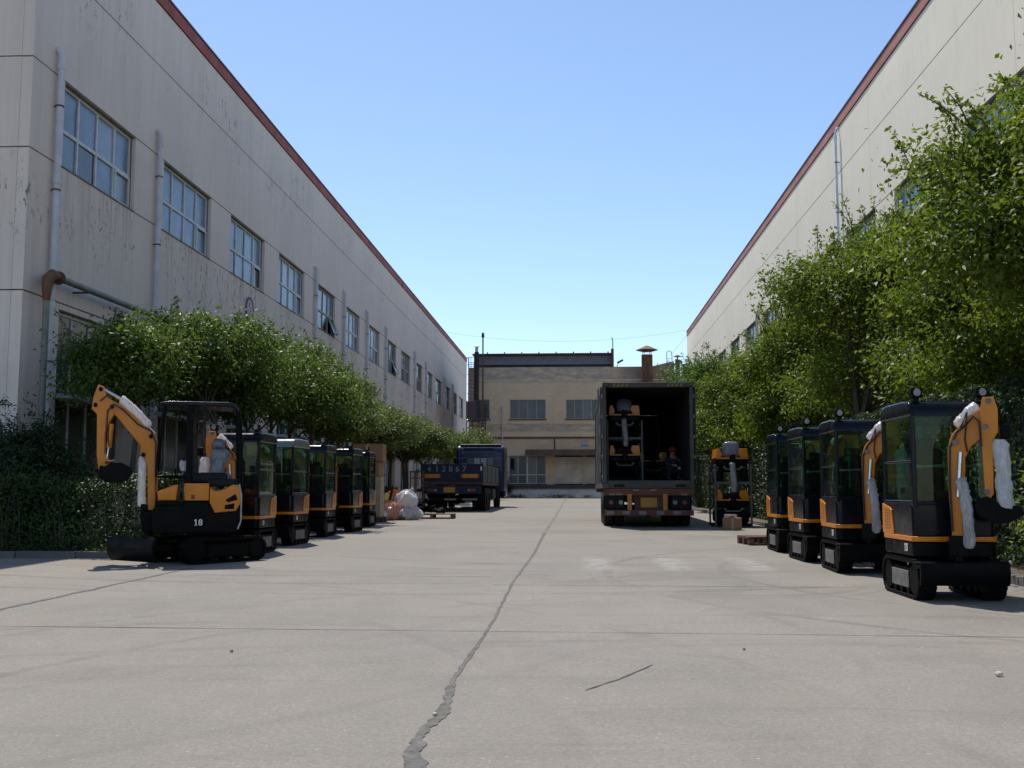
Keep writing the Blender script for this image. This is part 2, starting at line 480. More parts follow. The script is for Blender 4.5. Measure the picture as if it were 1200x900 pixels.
# vehicles and yard things
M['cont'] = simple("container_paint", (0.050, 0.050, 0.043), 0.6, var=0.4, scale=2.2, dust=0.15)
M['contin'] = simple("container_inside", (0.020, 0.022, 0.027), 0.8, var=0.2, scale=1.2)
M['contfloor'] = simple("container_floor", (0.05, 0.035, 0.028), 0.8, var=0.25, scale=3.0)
M['hazy'] = simple("hazard_yellow", (0.22, 0.16, 0.03), 0.6)
M['red'] = simple("dull_red_paint", (0.125, 0.038, 0.018), 0.6, var=0.25, scale=5.0)
M['oxide'] = simple("oxide_red_steel", (0.075, 0.03, 0.022), 0.7, var=0.35, scale=4.0, dust=0.2)
M['silver'] = simple("reflective_silver", (0.17, 0.165, 0.155), 0.4)
M['amber'] = simple("amber_lens", (0.45, 0.15, 0.01), 0.3, var=0.25, scale=16.0)
M['redlens'] = simple("red_lens", (0.16, 0.012, 0.012), 0.3)
M['yellowplate'] = simple("yellow_plate", (0.42, 0.20, 0.015), 0.5, var=0.2, scale=14.0)
M['tyre'] = simple("tyre_rubber", (0.016, 0.015, 0.014), 0.8, var=0.25, scale=8.0, dust=0.12)
M['truckblue'] = simple("truck_blue_paint", (0.009, 0.012, 0.055), 0.35, var=0.2, scale=2.0, dust=0.05, coat=0.2, spec=0.3)
M['boardblue'] = simple("worn_blue_boards", (0.011, 0.020, 0.042), 0.6, var=0.35, scale=2.5, dust=0.04, spec=0.25)
M['boardgrey'] = simple("grey_side_boards", (0.085, 0.095, 0.10), 0.6, var=0.25, scale=2.5)
M['chassis'] = simple("chassis_black", (0.008, 0.008, 0.009), 0.7, dust=0.05, spec=0.2)
M['carton'] = simple("brown_cardboard", (0.30, 0.165, 0.085), 0.85, var=0.12, scale=3.0)
M['cartonpale'] = simple("pale_cardboard", (0.42, 0.33, 0.22), 0.85, var=0.14, scale=3.0)
M['wood'] = simple("pallet_wood", (0.115, 0.06, 0.045), 0.85, var=0.35, scale=7.0)
M['bag'] = plastic_wrap("white_plastic_bag", (0.80, 0.77, 0.80), 0.08)
M['bagorange'] = plastic_wrap("bag_of_orange_parts", (0.80, 0.42, 0.26), 0.05)
M['redorange'] = simple("red_orange_plastic", (0.70, 0.13, 0.035), 0.4)
M['lime'] = simple("lime_yellow_plastic", (0.55, 0.62, 0.18), 0.5)
M['pebble'] = simple("pale_stone", (0.55, 0.50, 0.40), 0.9)
M['skin'] = simple("skin", (0.42, 0.25, 0.18), 0.55, var=0.08)
M['helmet'] = simple("red_helmet", (0.50, 0.03, 0.025), 0.35)
M['jacket'] = simple("dark_jacket", (0.035, 0.04, 0.06), 0.85)
M['trousers'] = simple("dark_trousers", (0.03, 0.032, 0.04), 0.9)
M['glove'] = simple("white_cotton_glove", (0.62, 0.60, 0.57), 0.9)
M['digit'] = simple("faded_white_lettering", (0.17, 0.19, 0.21), 0.7, var=0.3, scale=20.0)

# ------------------------------------------------------------------ mesh helpers
def soft_normals(me, limit=math.cos(R(50))):
    """rounded edges shade smoothly while the large faces stay flat (area weighted corner normals)"""
    me.polygons.foreach_set("use_smooth", [True] * len(me.polygons))
    nrm = [tuple(p.normal) for p in me.polygons]
    ar = [p.area + 1e-12 for p in me.polygons]
    at = [[] for _ in me.vertices]
    for p in me.polygons:
        for v in p.vertices:
            at[v].append(p.index)
    out = []
    for p in me.polygons:
        a = nrm[p.index]
        for v in p.vertices:
            x = y = z = 0.0
            for q in at[v]:
                b = nrm[q]
                if a[0] * b[0] + a[1] * b[1] + a[2] * b[2] > limit:
                    w = ar[q]
                    x += b[0] * w; y += b[1] * w; z += b[2] * w
            l = math.sqrt(x * x + y * y + z * z) or 1.0
            out.append((x / l, y / l, z / l))
    me.normals_split_custom_set(out)

class MB:
    """gathers shapes; build() links them as ONE mesh object"""
    def __init__(self, mirror=False):
        self.v, self.f, self.mirror = [], [], mirror
    def add(self, vs, fs):
        o = len(self.v)
        self.v.extend([tuple(p) for p in vs])
        self.f.extend([tuple(i + o for i in q) for q in fs])
        return self
    def box(self, c, s, rot=None, bev=0.0, seg=2):
        if bev > 0:
            bm = bmesh.new()
            bmesh.ops.create_cube(bm, size=1.0)
            bmesh.ops.scale(bm, vec=s, verts=bm.verts)
            bmesh.ops.bevel(bm, geom=list(bm.edges), offset=min(bev, min(s) * 0.49), segments=seg, profile=0.5, affect='EDGES')
            bm.verts.index_update()
            vs = [v.co.copy() for v in bm.verts]
            fs = [[v.index for v in f.verts] for f in bm.faces]
            bm.free()
        else:
            hx, hy, hz = s[0] / 2, s[1] / 2, s[2] / 2
            vs = [Vector((x, y, z)) for x in (-hx, hx) for y in (-hy, hy) for z in (-hz, hz)]
            fs = [(0, 1, 3, 2), (4, 6, 7, 5), (0, 4, 5, 1), (2, 3, 7, 6), (0, 2, 6, 4), (1, 5, 7, 3)]
        if rot is not None:
            m = rot if isinstance(rot, Matrix) else Euler(rot).to_matrix()
            vs = [m @ v for v in vs]
        c = Vector(c)
        return self.add([v + c for v in vs], fs)
    def span(self, a, b, bev=0.0):
        c = [(a[i] + b[i]) / 2 for i in range(3)]
        s = [abs(b[i] - a[i]) for i in range(3)]
        return self.box(c, s, bev=bev)
    def cyl(self, p0, p1, r0, r1=None, n=12, cap=True):
        r1 = r0 if r1 is None else r1
        p0, p1 = Vector(p0), Vector(p1)
        q = (p1 - p0).to_track_quat('Z', 'Y').to_matrix()
        vs, fs = [], []
        for k in range(n):
            a = 2 * math.pi * k / n
            d = q @ Vector((math.cos(a), math.sin(a), 0))
            vs.append(p0 + d * r0)
            vs.append(p1 + d * r1)
        for k in range(n):
            j = (k + 1) % n
            fs.append((2 * k, 2 * j, 2 * j + 1, 2 * k + 1))
        if cap:
            fs.append(tuple(2 * k for k in range(n))[::-1])
            fs.append(tuple(2 * k + 1 for k in range(n)))
        return self.add(vs, fs)
    def tube(self, pts, r, n=8, cap=True):
        pts = [Vector(p) for p in pts]
        rs = r if isinstance(r, (list, tuple)) else [r] * len(pts)
        vs, fs = [], []
        up = Vector((0, 0, 1))
        ref = None
        for i, p in enumerate(pts):
            t = (pts[min(i + 1, len(pts) - 1)] - pts[max(i - 1, 0)]).normalized()
            if ref is None:
                ref = t.orthogonal().normalized()
            ref = (ref - t * ref.dot(t))
            ref = ref.normalized() if ref.length > 1e-6 else t.orthogonal().normalized()
            b = t.cross(ref)
            for k in range(n):
                a = 2 * math.pi * k / n
                vs.append(p + (ref * math.cos(a) + b * math.sin(a)) * rs[i])
        for i in range(len(pts) - 1):
            for k in range(n):
                j = (k + 1) % n
                fs.append((i * n + k, i * n + j, (i + 1) * n + j, (i + 1) * n + k))
        if cap:
            fs.append(tuple(range(n))[::-1])
            fs.append(tuple((len(pts) - 1) * n + k for k in range(n)))
        return self.add(vs, fs)
    def prism(self, outline, d0, d1, fn):
        """outline: list of 2D points; fn(u, v, d) -> 3D point"""
        n = len(outline)
        vs = [fn(u, v, d0) for u, v in outline] + [fn(u, v, d1) for u, v in outline]
        fs = [tuple(range(n))[::-1], tuple(range(n, 2 * n))]
        for k in range(n):
            j = (k + 1) % n
            fs.append((k, j, n + j, n + k))
        return self.add(vs, fs)
    def plate(self, outline, d0, d1, fn, bev=0.012):
        """a prism with its rim edges bevelled"""
        bm = bmesh.new()
        n = len(outline)
        a = [bm.verts.new(fn(u, v, d0)) for u, v in outline]
        b = [bm.verts.new(fn(u, v, d1)) for u, v in outline]
        f0 = bm.faces.new(a[::-1]); f1 = bm.faces.new(b)
        for k in range(n):
            j = (k + 1) % n
            bm.faces.new((a[k], a[j], b[j], b[k]))
        bmesh.ops.recalc_face_normals(bm, faces=bm.faces)
        es = set(f0.edges) | set(f1.edges)
        bmesh.ops.bevel(bm, geom=list(es), offset=bev, segments=2, profile=0.5, affect='EDGES')
        bmesh.ops.triangulate(bm, faces=[f for f in bm.faces if len(f.verts) > 4])
        bm.verts.index_update()
        vs = [v.co.copy() for v in bm.verts]
        fs = [[v.index for v in f.verts] for f in bm.faces]
        bm.free()
        return self.add(vs, fs)
    def mesh(self, name, m, smooth=True):
        me = bpy.data.meshes.new(name)
        vs, fs = self.v, self.f
        if self.mirror:
            vs = [(-x, y, z) for x, y, z in vs]
        me.from_pydata(vs, [], fs)
        bm = bmesh.new()
        bm.from_mesh(me)
        bmesh.ops.recalc_face_normals(bm, faces=bm.faces)
        bm.to_mesh(me)
        bm.free()
        if smooth:
            soft_normals(me)
        me.materials.append(m)
        return me
    def build(self, name, m, parent=None, loc=None, smooth=True, rot=None):
        o = bpy.data.objects.new(name, self.mesh(name, m, smooth))
        COL.objects.link(o)
        if parent is not None:
            o.parent = parent
        if loc is not None:
            o.location = loc
        if rot is not None:
            o.rotation_euler = rot
        return o

def tag(o, label=None, cat=None, group=None, kind=None):
    if label: o["label"] = label
    if cat: o["category"] = cat
    if group: o["group"] = group
    if kind: o["kind"] = kind
    return o

def empty(name, loc, rz=0.0, label=None, cat=None, group=None):
    o = bpy.data.objects.new(name, None)
    COL.objects.link(o)
    o.empty_display_size = 0.2
    o.location = loc
    o.rotation_euler = (0, 0, rz)
    return tag(o, label, cat, group)

def inst(me, name, parent=None, loc=(0, 0, 0), rot=(0, 0, 0), scale=None):
    o = bpy.data.objects.new(name, me)
    COL.objects.link(o)
    if parent is not None:
        o.parent = parent
    o.location = loc
    o.rotation_euler = rot
    if scale is not None:
        o.scale = scale
    return o

def copy_tree(o, parent=None):
    c = o.copy()
    COL.objects.link(c)
    c.parent = parent
    for ch in KIDS(o):
        copy_tree(ch, c)
    return c

def KIDS(o):
    return [k for k in COL.objects if k.parent is o]

def text_mesh(txt, size, m, depth=0.002):
    cu = bpy.data.curves.new("lettering", 'FONT')
    cu.body = txt
    cu.size = size
    cu.align_x = 'CENTER'
    cu.align_y = 'CENTER'
    cu.extrude = depth
    cu.offset = size * 0.012
    cu.resolution_u = 3
    o = bpy.data.objects.new("lettering", cu)
    COL.objects.link(o)
    dg = bpy.context.evaluated_depsgraph_get()
    me = bpy.data.meshes.new_from_object(o.evaluated_get(dg))
    bpy.data.objects.remove(o)
    bpy.data.curves.remove(cu)
    if txt.startswith("1"):                 # the numeral 1 has a slanted flag and a foot here
        co = [v.co for v in me.vertices]
        x0 = min(c.x for c in co)
        y0, y1 = min(c.y for c in co), max(c.y for c in co)
        w = size * 0.1
        n = len(me.vertices)
        q = [(x0, y1, 0), (x0, y1 - w * 1.3, 0), (x0 - w * 1.3, y1 - w * 2.3, 0), (x0 - w * 1.3, y1 - w * 1.3, 0)]
        b = [(x0 - w * 0.9, y0, 0), (x0, y0, 0), (x0, y0 + w * 0.8, 0), (x0 - w * 0.9, y0 + w * 0.8, 0)]
        b2 = [(x0 + w, y0, 0), (x0 + w * 2.0, y0, 0), (x0 + w * 2.0, y0 + w * 0.8, 0), (x0 + w, y0 + w * 0.8, 0)]
        bm = bmesh.new(); bm.from_mesh(me)
        for quad in ((q, b, b2) if len(txt) > 1 else (q,)):
            bm.faces.new([bm.verts.new((x, y, depth)) for x, y, _ in quad])
        bm.to_mesh(me); bm.free()
    me.materials.clear()
    me.materials.append(m)
    return me

def XZ(y_sign=1):
    return lambda u, v, d: Vector((u, d * y_sign, v))

# ------------------------------------------------------------------ ground
def ground_sheet():
    mb = MB()
    xs = [-400, -60, -20, 0, 20, 60, 400]
    ys = [-200, -40, 0, 30, 60, 100, 160, 500]
    vs = [(x, y, gz(y)) for y in ys for x in xs]
    n = len(xs)
    fs = [(j * n + i, j * n + i + 1, (j + 1) * n + i + 1, (j + 1) * n + i) for j in range(len(ys) - 1) for i in range(n - 1)]
    mb.add(vs, fs)
    tag(mb.build("ground", M['yard'], smooth=False), kind="structure")

def ragged_strip(pts, widths, seed, step=0.03, rag=0.2):
    r = random.Random(seed)
    L, Rr = [], []
    drift = el = er = 0.0
    for i in range(len(pts) - 1):
        a, b = Vector(pts[i]), Vector(pts[i + 1])
        n = max(2, int((b - a).length / step))
        t = (b - a).normalized()
        s = Vector((-t.y, t.x))
        for k in range(n):
            q = a.lerp(b, k / n)
            w = widths[i] + (widths[i + 1] - widths[i]) * k / n
            drift = 0.8 * drift + r.gauss(0, 0.12)
            el = 0.62 * el + r.gauss(0, rag)
            er = 0.62 * er + r.gauss(0, rag)
            L.append(q + s * w / 2 * (max(0.15, 1 + el) + drift))
            Rr.append(q - s * w / 2 * (max(0.15, 1 + er) - drift))
    vs = [(p.x, p.y, gz(p.y) + 0.004) for p in L] + [(p.x, p.y, gz(p.y) + 0.004) for p in Rr]
    n = len(L)
    return vs, [(k, k + 1, n + k + 1, n + k) for k in range(n - 1)]

def yard_lines():
    vs, fs = ragged_strip([(-0.74, 3.2), (-0.70, 4.6), (-0.75, 5.2), (-0.70, 5.9), (-0.755, 6.6), (-0.74, 8.0), (-0.73, 9.5), (-0.77, 13), (-0.72, 18), (-0.76, 26)],
                          [0.115, 0.105, 0.05, 0.065, 0.036, 0.030, 0.025, 0.028, 0.042, 0.055], 3)
    tag(MB().add(vs, fs).build("crack_seam", M['seam'], smooth=False), kind="structure")
    vs, fs = ragged_strip([(-0.76, 26), (-0.74, 40), (-0.76, 86)], [0.06, 0.09, 0.12], 5, 0.4, 0.25)
    tag(MB().add(vs, fs).build("crack_seam", M['joint'], smooth=False), kind="structure")
    vs, fs = ragged_strip([(-5.52, 3.0), (-5.50, 9.5), (-5.47, 12.0), (-5.45, 15.2)], [0.04, 0.06, 0.07, 0.04], 8, 0.1, 0.3)
    tag(MB().add(vs, fs).build("crack_seam", M['seam'], smooth=False), kind="structure")
    mb = MB()
    for k, (y0, y1, x0, x1) in enumerate(((8.9, 8.55, -7, 9), (12.75, 12.55, -1, 5.0), (13.9, 13.8, -5, -0.8), (17.6, 17.5, -4.8, 5.0), (26.5, 26.5, -5, 5), (33, 33, -5, 5))):
        vs, fs = ragged_strip([(x0, y0), ((x0 + x1) / 2, (y0 + y1) / 2 + 0.03), (x1, y1)], [0.011 + 0.0003 * y0] * 3, 20 + k, 0.3, 0.5)
        mb.add(vs, fs)
    tag(mb.build("joint_line", M['joint'], smooth=False), kind="structure")
    # a loose dark wire mark and a short split in the slab at the right
    vs, fs = ragged_strip([(0.05, 6.35), (0.26, 6.72), (0.52, 7.3)], [0.010, 0.016, 0.008], 31, 0.05, 0.3)
    tag(MB().add(vs, fs).build("slab_split", M['seam'], smooth=False), kind="structure")

def bed(name, outline, seed):
    """planting bed: soil sheet plus a kerb of separate stones on the road side"""
    mb = MB()
    n = len(outline)
    top = [(x, y, gz(y) + 0.07) for x, y in outline]
    bot = [(x, y, gz(y) - 0.1) for x, y in outline]
    fs = [tuple(range(n))] + [(k, (k + 1) % n, n + (k + 1) % n, n + k) for k in range(n)]
    mb.add(top + bot, fs)
    return tag(mb.build(name, M['soil'], smooth=False), kind="structure")

def kerb_run(p0, p1, owner):
    a, b = Vector(p0), Vector(p1)
    L = (b - a).length
    n = int(L / 1.0)
    t = (b - a).normalized()
    ang = math.atan2(t.y, t.x)
    me = MB().box((0, 0, 0), (0.988, 0.13, 0.26), bev=0.012, seg=1).mesh("kerb_stone", M['kerb'])
    r = random.Random(int(abs(p0[0]) * 10))
    for k in range(n):
        q = a + t * (k + 0.5)
        inst(me, "kerb_stone", owner, (q.x, q.y, gz(q.y) - 0.02 + r.uniform(-0.006, 0.006)), (0, -math.asin(SLOPE * t.y), ang + r.uniform(-0.006, 0.006)))

ground_sheet()
yard_lines()
bl = bed("planting_bed", [(-30, 16.95), (-6.75, 16.95), (-6.75, 86), (-11.45, 86), (-11.45, 21.2), (-30, 21.2)], 1)
kerb_run((-16.0, 16.87), (-6.75, 16.87), bl)
kerb_run((-6.68, 16.95), (-6.68, 86), bl)
br = bed("planting_bed", [(5.3, 8.0), (9.8, 8.0), (9.8, 86), (5.3, 86)], 2)
kerb_run((5.23, 8.0), (5.23, 86), br)

# ------------------------------------------------------------------ the two halls
def frame_mesh(w, h, cols, rows, bar, depth, name, m, rail_z=None, sash=None):
    """window frame in the Y (along wall) / Z plane, outer face towards +X, origin at lower near corner"""
    mb = MB()
    e = bar * 1.25
    mb.span((-depth, 0, 0), (0, w, e)); mb.span((-depth, 0, h - e), (0, w, h))
    mb.span((-depth, 0, e), (0, e, h - e)); mb.span((-depth, w - e, e), (0, w, h - e))
    for c in range(1, cols):
        y = w * c / cols
        mb.span((-depth + 0.004, y - bar / 2, e), (-0.004, y + bar / 2, h - e))
    zs = rail_z if rail_z else [h * r / rows for r in range(1, rows)]
    for z in zs:
        for c in range(cols):
            y0 = e if c == 0 else w * c / cols + bar / 2
            y1 = w - e if c == cols - 1 else w * (c + 1) / cols - bar / 2
            mb.span((-depth + 0.004, y0, z - bar * 0.55), (-0.002, y1, z + bar * 0.55))
    if sash:
        c, z0, z1 = sash
        y0, y1 = w * c / cols + bar * 0.5, w * (c + 1) / cols - bar * 0.9
        b = bar * 0.8
        mb.span((0.0, y0, z0), (0.03, y1, z0 + b)); mb.span((0.0, y0, z1 - b), (0.03, y1, z1))
        mb.span((0.0, y0, z0 + b), (0.03, y0 + b, z1 - b)); mb.span((0.0, y1 - b, z0 + b), (0.03, y1, z1 - b))
    return mb.mesh(name, m, smooth=False)

PITCHB = 5.85
Z0, Z1, Z2, Z3, Z4, Z5 = -0.3, 5.36, 8.43, 10.42, 12.95, 14.66
ZTOP = 15.1

def hall(name, label, side, xw, ystart, yend, wstart, wwidth, nwin_k, mw, mband, pipes, lowwin, seam_y):
    """side=+1: the wall faces +X (left hall); -1: faces -X (right hall)"""
    root = empty(name, (xw, ystart, 0), 0, label, "factory hall")
    T = 0.25
    g = 0.015
    sx = side
    def X(d):                       # d metres inwards from the wall face
        return -sx * d
    def panel(y0, y1, z0, z1, nm="wall_panel", mm=mw, proud=0.0):
        mb = MB()
        mb.span((X(-proud), y0 + g * 0.35, z0 + g), (X(T), y1 - g * 0.35, z1 - g), bev=0.007)
        return mb.build(nm, mm, root, smooth=True)
    yl = yend - ystart
    ks = list(range(nwin_k[0], nwin_k[1]))
    wins = [(wstart + k * PITCHB - ystart) for k in ks]
    wins = [w for w in wins if w > -wwidth and w + wwidth < yl]
    # bay boundaries midway between the windows
    bounds = [0.0]
    for a, b in zip(wins, wins[1:]):
        bounds.append((a + wwidth + b) / 2)
    bounds.append(yl)
    for a, b in zip(bounds, bounds[1:]):
        panel(a, b, Z1, Z2)
    # long courses above
    ns = max(1, int(round(yl / 11.7)))
    cuts = [0.0] + sorted([(seam_y + 11.7 * j) - ystart for j in range(-3, 9) if 3 < seam_y + 11.7 * j - ystart < yl - 3]) + [yl]
    for a, b in zip(cuts, cuts[1:]):
        panel(a, b, Z3, Z4)
        panel(a, b, Z4, Z5)
        panel(a, b, Z5, ZTOP - 0.05, "red_band", mband, 0.035)
        mb = MB(); mb.span((X(-0.06), a, ZTOP - 0.05), (X(0.40), b, ZTOP)); mb.build("coping", M['coping'], root, smooth=False)
    # piers between the windows
    edges = [0.0]
    for w in wins:
        edges += [w, w + wwidth]
    edges.append(yl)
    for a, b in zip(edges[0::2], edges[1::2]):
        if b - a > 0.05:
            panel(a, b, Z2, Z3)
    # ground course with its openings
    lows = sorted(lowwin(wins))
    prev = 0.0
    for (a, b, z0, z1) in lows:
        if a > prev + 0.05:
            panel(prev, a, Z0, Z1)
        if z0 > 0.05:
            panel(a, b, Z0, z0)
        if z1 < Z1 - 0.05:
            panel(a, b, z1, Z1)
        prev = b
    panel(prev, yl, Z0, Z1)
    # windows of the upper row
    h = Z3 - Z2
    fr_a = frame_mesh(wwidth, h, 4, 2, 0.075, 0.07, "window_frame", M['winframe'], [h * 0.46], (3, 0.06, h * 0.46 - 0.04))
    fr_b = frame_mesh(wwidth, h, 4, 2, 0.075, 0.07, "window_frame", M['oldframe'], [h * 0.46])
    cw = wwidth / 4
    pane_lo = MB().box((0, 0, 0), (0.012, cw - 0.06, h * 0.46 - 0.05)).mesh("pane", M['pane'], False)
    pane_hi = MB().box((0, 0, 0), (0.012, cw - 0.06, h * 0.54 - 0.05)).mesh("pane", M['pane'], False)
    pane_dk = MB().box((0, 0, 0), (0.012, cw - 0.06, h * 0.54 - 0.05)).mesh("pane", M['panedk'], False)
    pane_dl = MB().box((0, 0, 0), (0.012, cw - 0.06, h * 0.46 - 0.05)).mesh("pane", M['panedk'], False)
    rev = MB()
    rev.span((X(0.10), 0, -0.02), (X(T - 0.01), 0.035, h + 0.02)); rev.span((X(0.10), wwidth - 0.035, -0.02), (X(T - 0.01), wwidth, h + 0.02))
    rev.span((X(0.02), 0.0, h - 0.03), (X(T - 0.01), wwidth, h + 0.004)); rev.span((X(-0.02), 0.0, -0.012), (X(T - 0.01), wwidth, 0.02))
    rev_me = rev.mesh("reveal", M['reveal'], False)
    r = random.Random(5)
    for i, w in enumerate(wins):
        old = (side > 0 and i in (4, 7, 8, 9, 10, 11, 12, 13, 14)) or (side < 0 and i > 6)
        fo = inst(fr_b if old else fr_a, "window", root, (X(0.13) if side > 0 else X(0.13), w, Z2), (0, 0, 0), (side, 1, 1))
        fo.data = fo.data
        inst(rev_me, "reveal", fo, (side * X(-0.13) if False else side * (X(0.0) - X(0.13)), 0, 0), (0, 0, 0), (side, 1, 1))
        for c in range(4):
            for lo in (True, False):
                z = (h * 0.23 if lo else h * 0.73)
                dark = (old and r.random() < 0.55) or r.random() < 0.06
                me = (pane_dl if lo else pane_dk) if dark else (pane_lo if lo else pane_hi)
                tilt = 0.0
                xo = -0.045
                if side > 0 and i in (4, 7) and c == 3 and lo:
                    tilt, xo = R(-24), 0.16
                inst(me, "pane", fo, (xo, cw * (c + 0.5), z), (0, tilt + r.uniform(-0.012, 0.012), r.uniform(-0.012, 0.012)))
        if side > 0 and i in (4, 7):
            sm = MB(); b = 0.05; sh = h * 0.46 - 0.08; sw = cw - 0.1
            sm.span((0, 0, -sh), (0.03, sw, -sh + b)); sm.span((0, 0, -b), (0.03, sw, 0)); sm.span((0, 0, -sh + b), (0.03, b, -b)); sm.span((0, sw - b, -sh + b), (0.03, sw, -b))
            so = sm.build("open_sash", M['oldframe'], fo, (0.01, cw * 3 + 0.05, h * 0.46 - 0.03), False, (0, R(-24), 0))
    # lower windows: dark glazing behind white mullions
    for (a, b, z0, z1) in lows:
        w, hh = b - a, z1 - z0
        zr = [hh * 0.56] if hh > 2 else []
        fm = frame_mesh(w, hh, max(2, int(w / 0.85)), 1, 0.06, 0.06, "window_frame", M['winframe'], zr if zr else None)
        fo = inst(fm, "lower_window", root, (X(0.13), a, z0), (0, 0, 0), (side, 1, 1))
        nc = max(2, int(w / 0.85))
        pm1 = MB().box((0, 0, 0), (0.012, w / nc - 0.05, (zr[0] if zr else hh) - 0.05)).mesh("pane", M['panedk'], False)
        for c in range(nc):
            inst(pm1, "pane", fo, (-0.04, w / nc * (c + 0.5), (zr[0] if zr else hh) / 2), (0, r.uniform(-0.01, 0.01), r.uniform(-0.01, 0.01)))
        if zr:
            pm2 = MB().box((0, 0, 0), (0.012, w / nc - 0.05, hh - zr[0] - 0.05)).mesh("pane", M['panedk'], False)
            for c in range(nc):
                inst(pm2, "pane", fo, (-0.04, w / nc * (c + 0.5), zr[0] + (hh - zr[0]) / 2), (0, r.uniform(-0.01, 0.01), r.uniform(-0.01, 0.01)))
            lg = MB(); lg.span((0.0, -0.1, zr[0] - 0.05), (0.45, w + 0.1, zr[0] + 0.06), bev=0.01)
            lg.build("ledge", M['plaque'], fo)
    # downpipes with sockets and brackets
    for (py, pz, mm) in pipes:
        pr = 0.045 if mm is M['pipeblue'] else 0.075
        mb = MB()
        x = X(-0.12)
        y = py - ystart
        mb.tube([(X(0.05), y, pz + 0.12), (X(-0.05), y, pz + 0.11), (x, y, pz), (x, y, pz - 0.3), (x, y, 0.0)], pr, 10)
        z = pz - 0.2
        while z > 1:
            mb.cyl((x, y, z), (x, y, z - 0.14), pr + 0.013, n=10)
            z -= 2.6
        po = mb.build("downpipe", mm, root)
        bk = MB(); z = pz - 1.2
        while z > 1:
            bk.cyl((x, y, z), (x, y, z + 0.03), pr + 0.02, n=10)
            bk.span((X(-0.13), y - 0.012, z), (X(0.0), y + 0.012, z + 0.03))
            z -= 1.9
        bk.build("bracket", M['rust'], po)
    return root, panel, X

def lowL(wins):
    out = []
    for i, w in enumerate(wins):
        if i == 11:
            out.append((w + 1.0, w + 3.2, 6.0 - 4.2, 5.0))
        elif i in (6, 9):
            out.append((w + 0.8, w + 2.6, 1.2, 3.9))
        else:
            out.append((w + 0.15, w + 3.75, 0.8, 5.2))
    return out
def lowR(wins):
    return [(w + 0.15, w + 3.6, 1.0, 4.6) for w in wins]

LW = 22.75
left_hall, panelL, XL = hall("factory_hall", "long grey hall on the left with a dark red roof band and blue windows", 1, -11.5, 21.3, 112.0,
    LW, 3.9, (0, 15), M['wallL'], M['redband'],
    [(22.3, 10.85, M['pipe']), (28.0, 10.95, M['pipe']), (45.85, 10.9, M['pipe']), (51.7, 10.9, M['pipe']), (57.5, 10.9, M['pipe']), (63.4, 10.9, M['pipe']),
     (75.1, 10.9, M['pipe']), (80.9, 10.9, M['pipe']), (92.6, 10.9, M['pipe']), (98.4, 10.9, M['pipe'])], lowL, 46.4)
# near gable of the left hall, in panels of the same courses, roof and back
def gable(root, x0, x1, side_y, mw, mband):
    zs = [Z0, Z1, Z2, Z3, Z4, Z5]
    n = int(abs(x1 - x0) / 5.9)
    for a, b in zip(zs, zs[1:]):
        for k in range(n):
            u0, u1 = x0 + (x1 - x0) * k / n, x0 + (x1 - x0) * (k + 1) / n
            lo, hi = min(u0, u1), max(u0, u1)
            MB().span((lo + 0.004, side_y, a + 0.015), (hi - 0.004 if k else hi - 0.2505, side_y + 0.25, b - 0.015)).build("wall_panel", mw, root, smooth=False)
    MB().span((min(x0, x1), side_y - 0.035, Z5), (max(x0, x1) - 0.3, side_y + 0.25, ZTOP - 0.05)).build("red_band", mband, root, smooth=False)
gable(left_hall, 0.0, -35.0, 0.0, M['wallL'], M['redband'])
MB().span((-35.2, 0.3, ZTOP - 0.4), (-0.42, 90.4, ZTOP - 0.25)).build("roof", M['roof'], left_hall, smooth=False)
MB().span((-35.2, 0.3, -0.3), (-34.9, 90.4, ZTOP - 0.42)).span((-34.8, 90.41, -0.3), (-0.3, 90.66, ZTOP - 0.42)).build("back_wall", M['wallL'], left_hall, smooth=False)

right_hall, panelR, XR = hall("factory_hall", "long cream hall on the right with a faded red roof band behind the trees", -1, 9.85, 5.6, 94.0,
    29.05 - PITCHB * 3, 3.75, (-1, 17), M['wallR'], M['redbandR'],
    [(39.3, 14.5, M['pipeblue']), (57.2, 10.6, M['pipe']), (46.2, 10.6, M['pipe'])], lowR, 35.3)
MB().span((0.42, 0.3, ZTOP - 0.4), (35, 88.1, ZTOP - 0.25)).build("roof", M['roof'], right_hall, smooth=False)
MB().span((34.8, 0.3, -0.3), (35.0, 88.1, ZTOP - 0.42)).span((0.3, 88.15, -0.3), (34.7, 88.4, ZTOP - 0.1)).span((0.3, 0.0, -0.3), (34.7, 0.25, ZTOP - 0.1)).build("back_wall", M['wallR'], right_hall, smooth=False)

# wall emblem: a round plaque with a dark ring and a mark
def emblem():
    e = empty("round_plaque", (-11.49, 36.6, 7.55), 0, "round faded plaque with a maroon ring high on the grey wall", "sign")
    MB().cyl((0.0, 0, 0), (0.03, 0, 0), 0.40, n=36).build("disc", M['plaque'], e)
    mb = MB(); n = 40; vs = []; fs = []
    for k in range(n):
        a = 2 * math.pi * k / n
        for rr, x in ((0.345, 0.031), (0.345, 0.045), (0.43, 0.045), (0.43, 0.0)):
            vs.append((x, rr * math.cos(a), rr * math.sin(a)))
    for k in range(n):
        j = (k + 1) % n
        for q in range(3):
            fs.append((4 * k + q, 4 * j + q, 4 * j + q + 1, 4 * k + q + 1))
    mb.add(vs, fs).build("ring", M['purple'], e)
    mk = MB()
    mk.span((0.031, -0.12, 0.10), (0.036, -0.02, 0.20)).span((0.031, 0.0, -0.14), (0.036, 0.05, 0.1)).span((0.031, -0.15, -0.2), (0.036, 0.12, -0.16)).span((0.031, 0.08, 0.0), (0.036, 0.17, 0.04))
    mk.build("mark", M['purple'], e, smooth=False)
emblem()

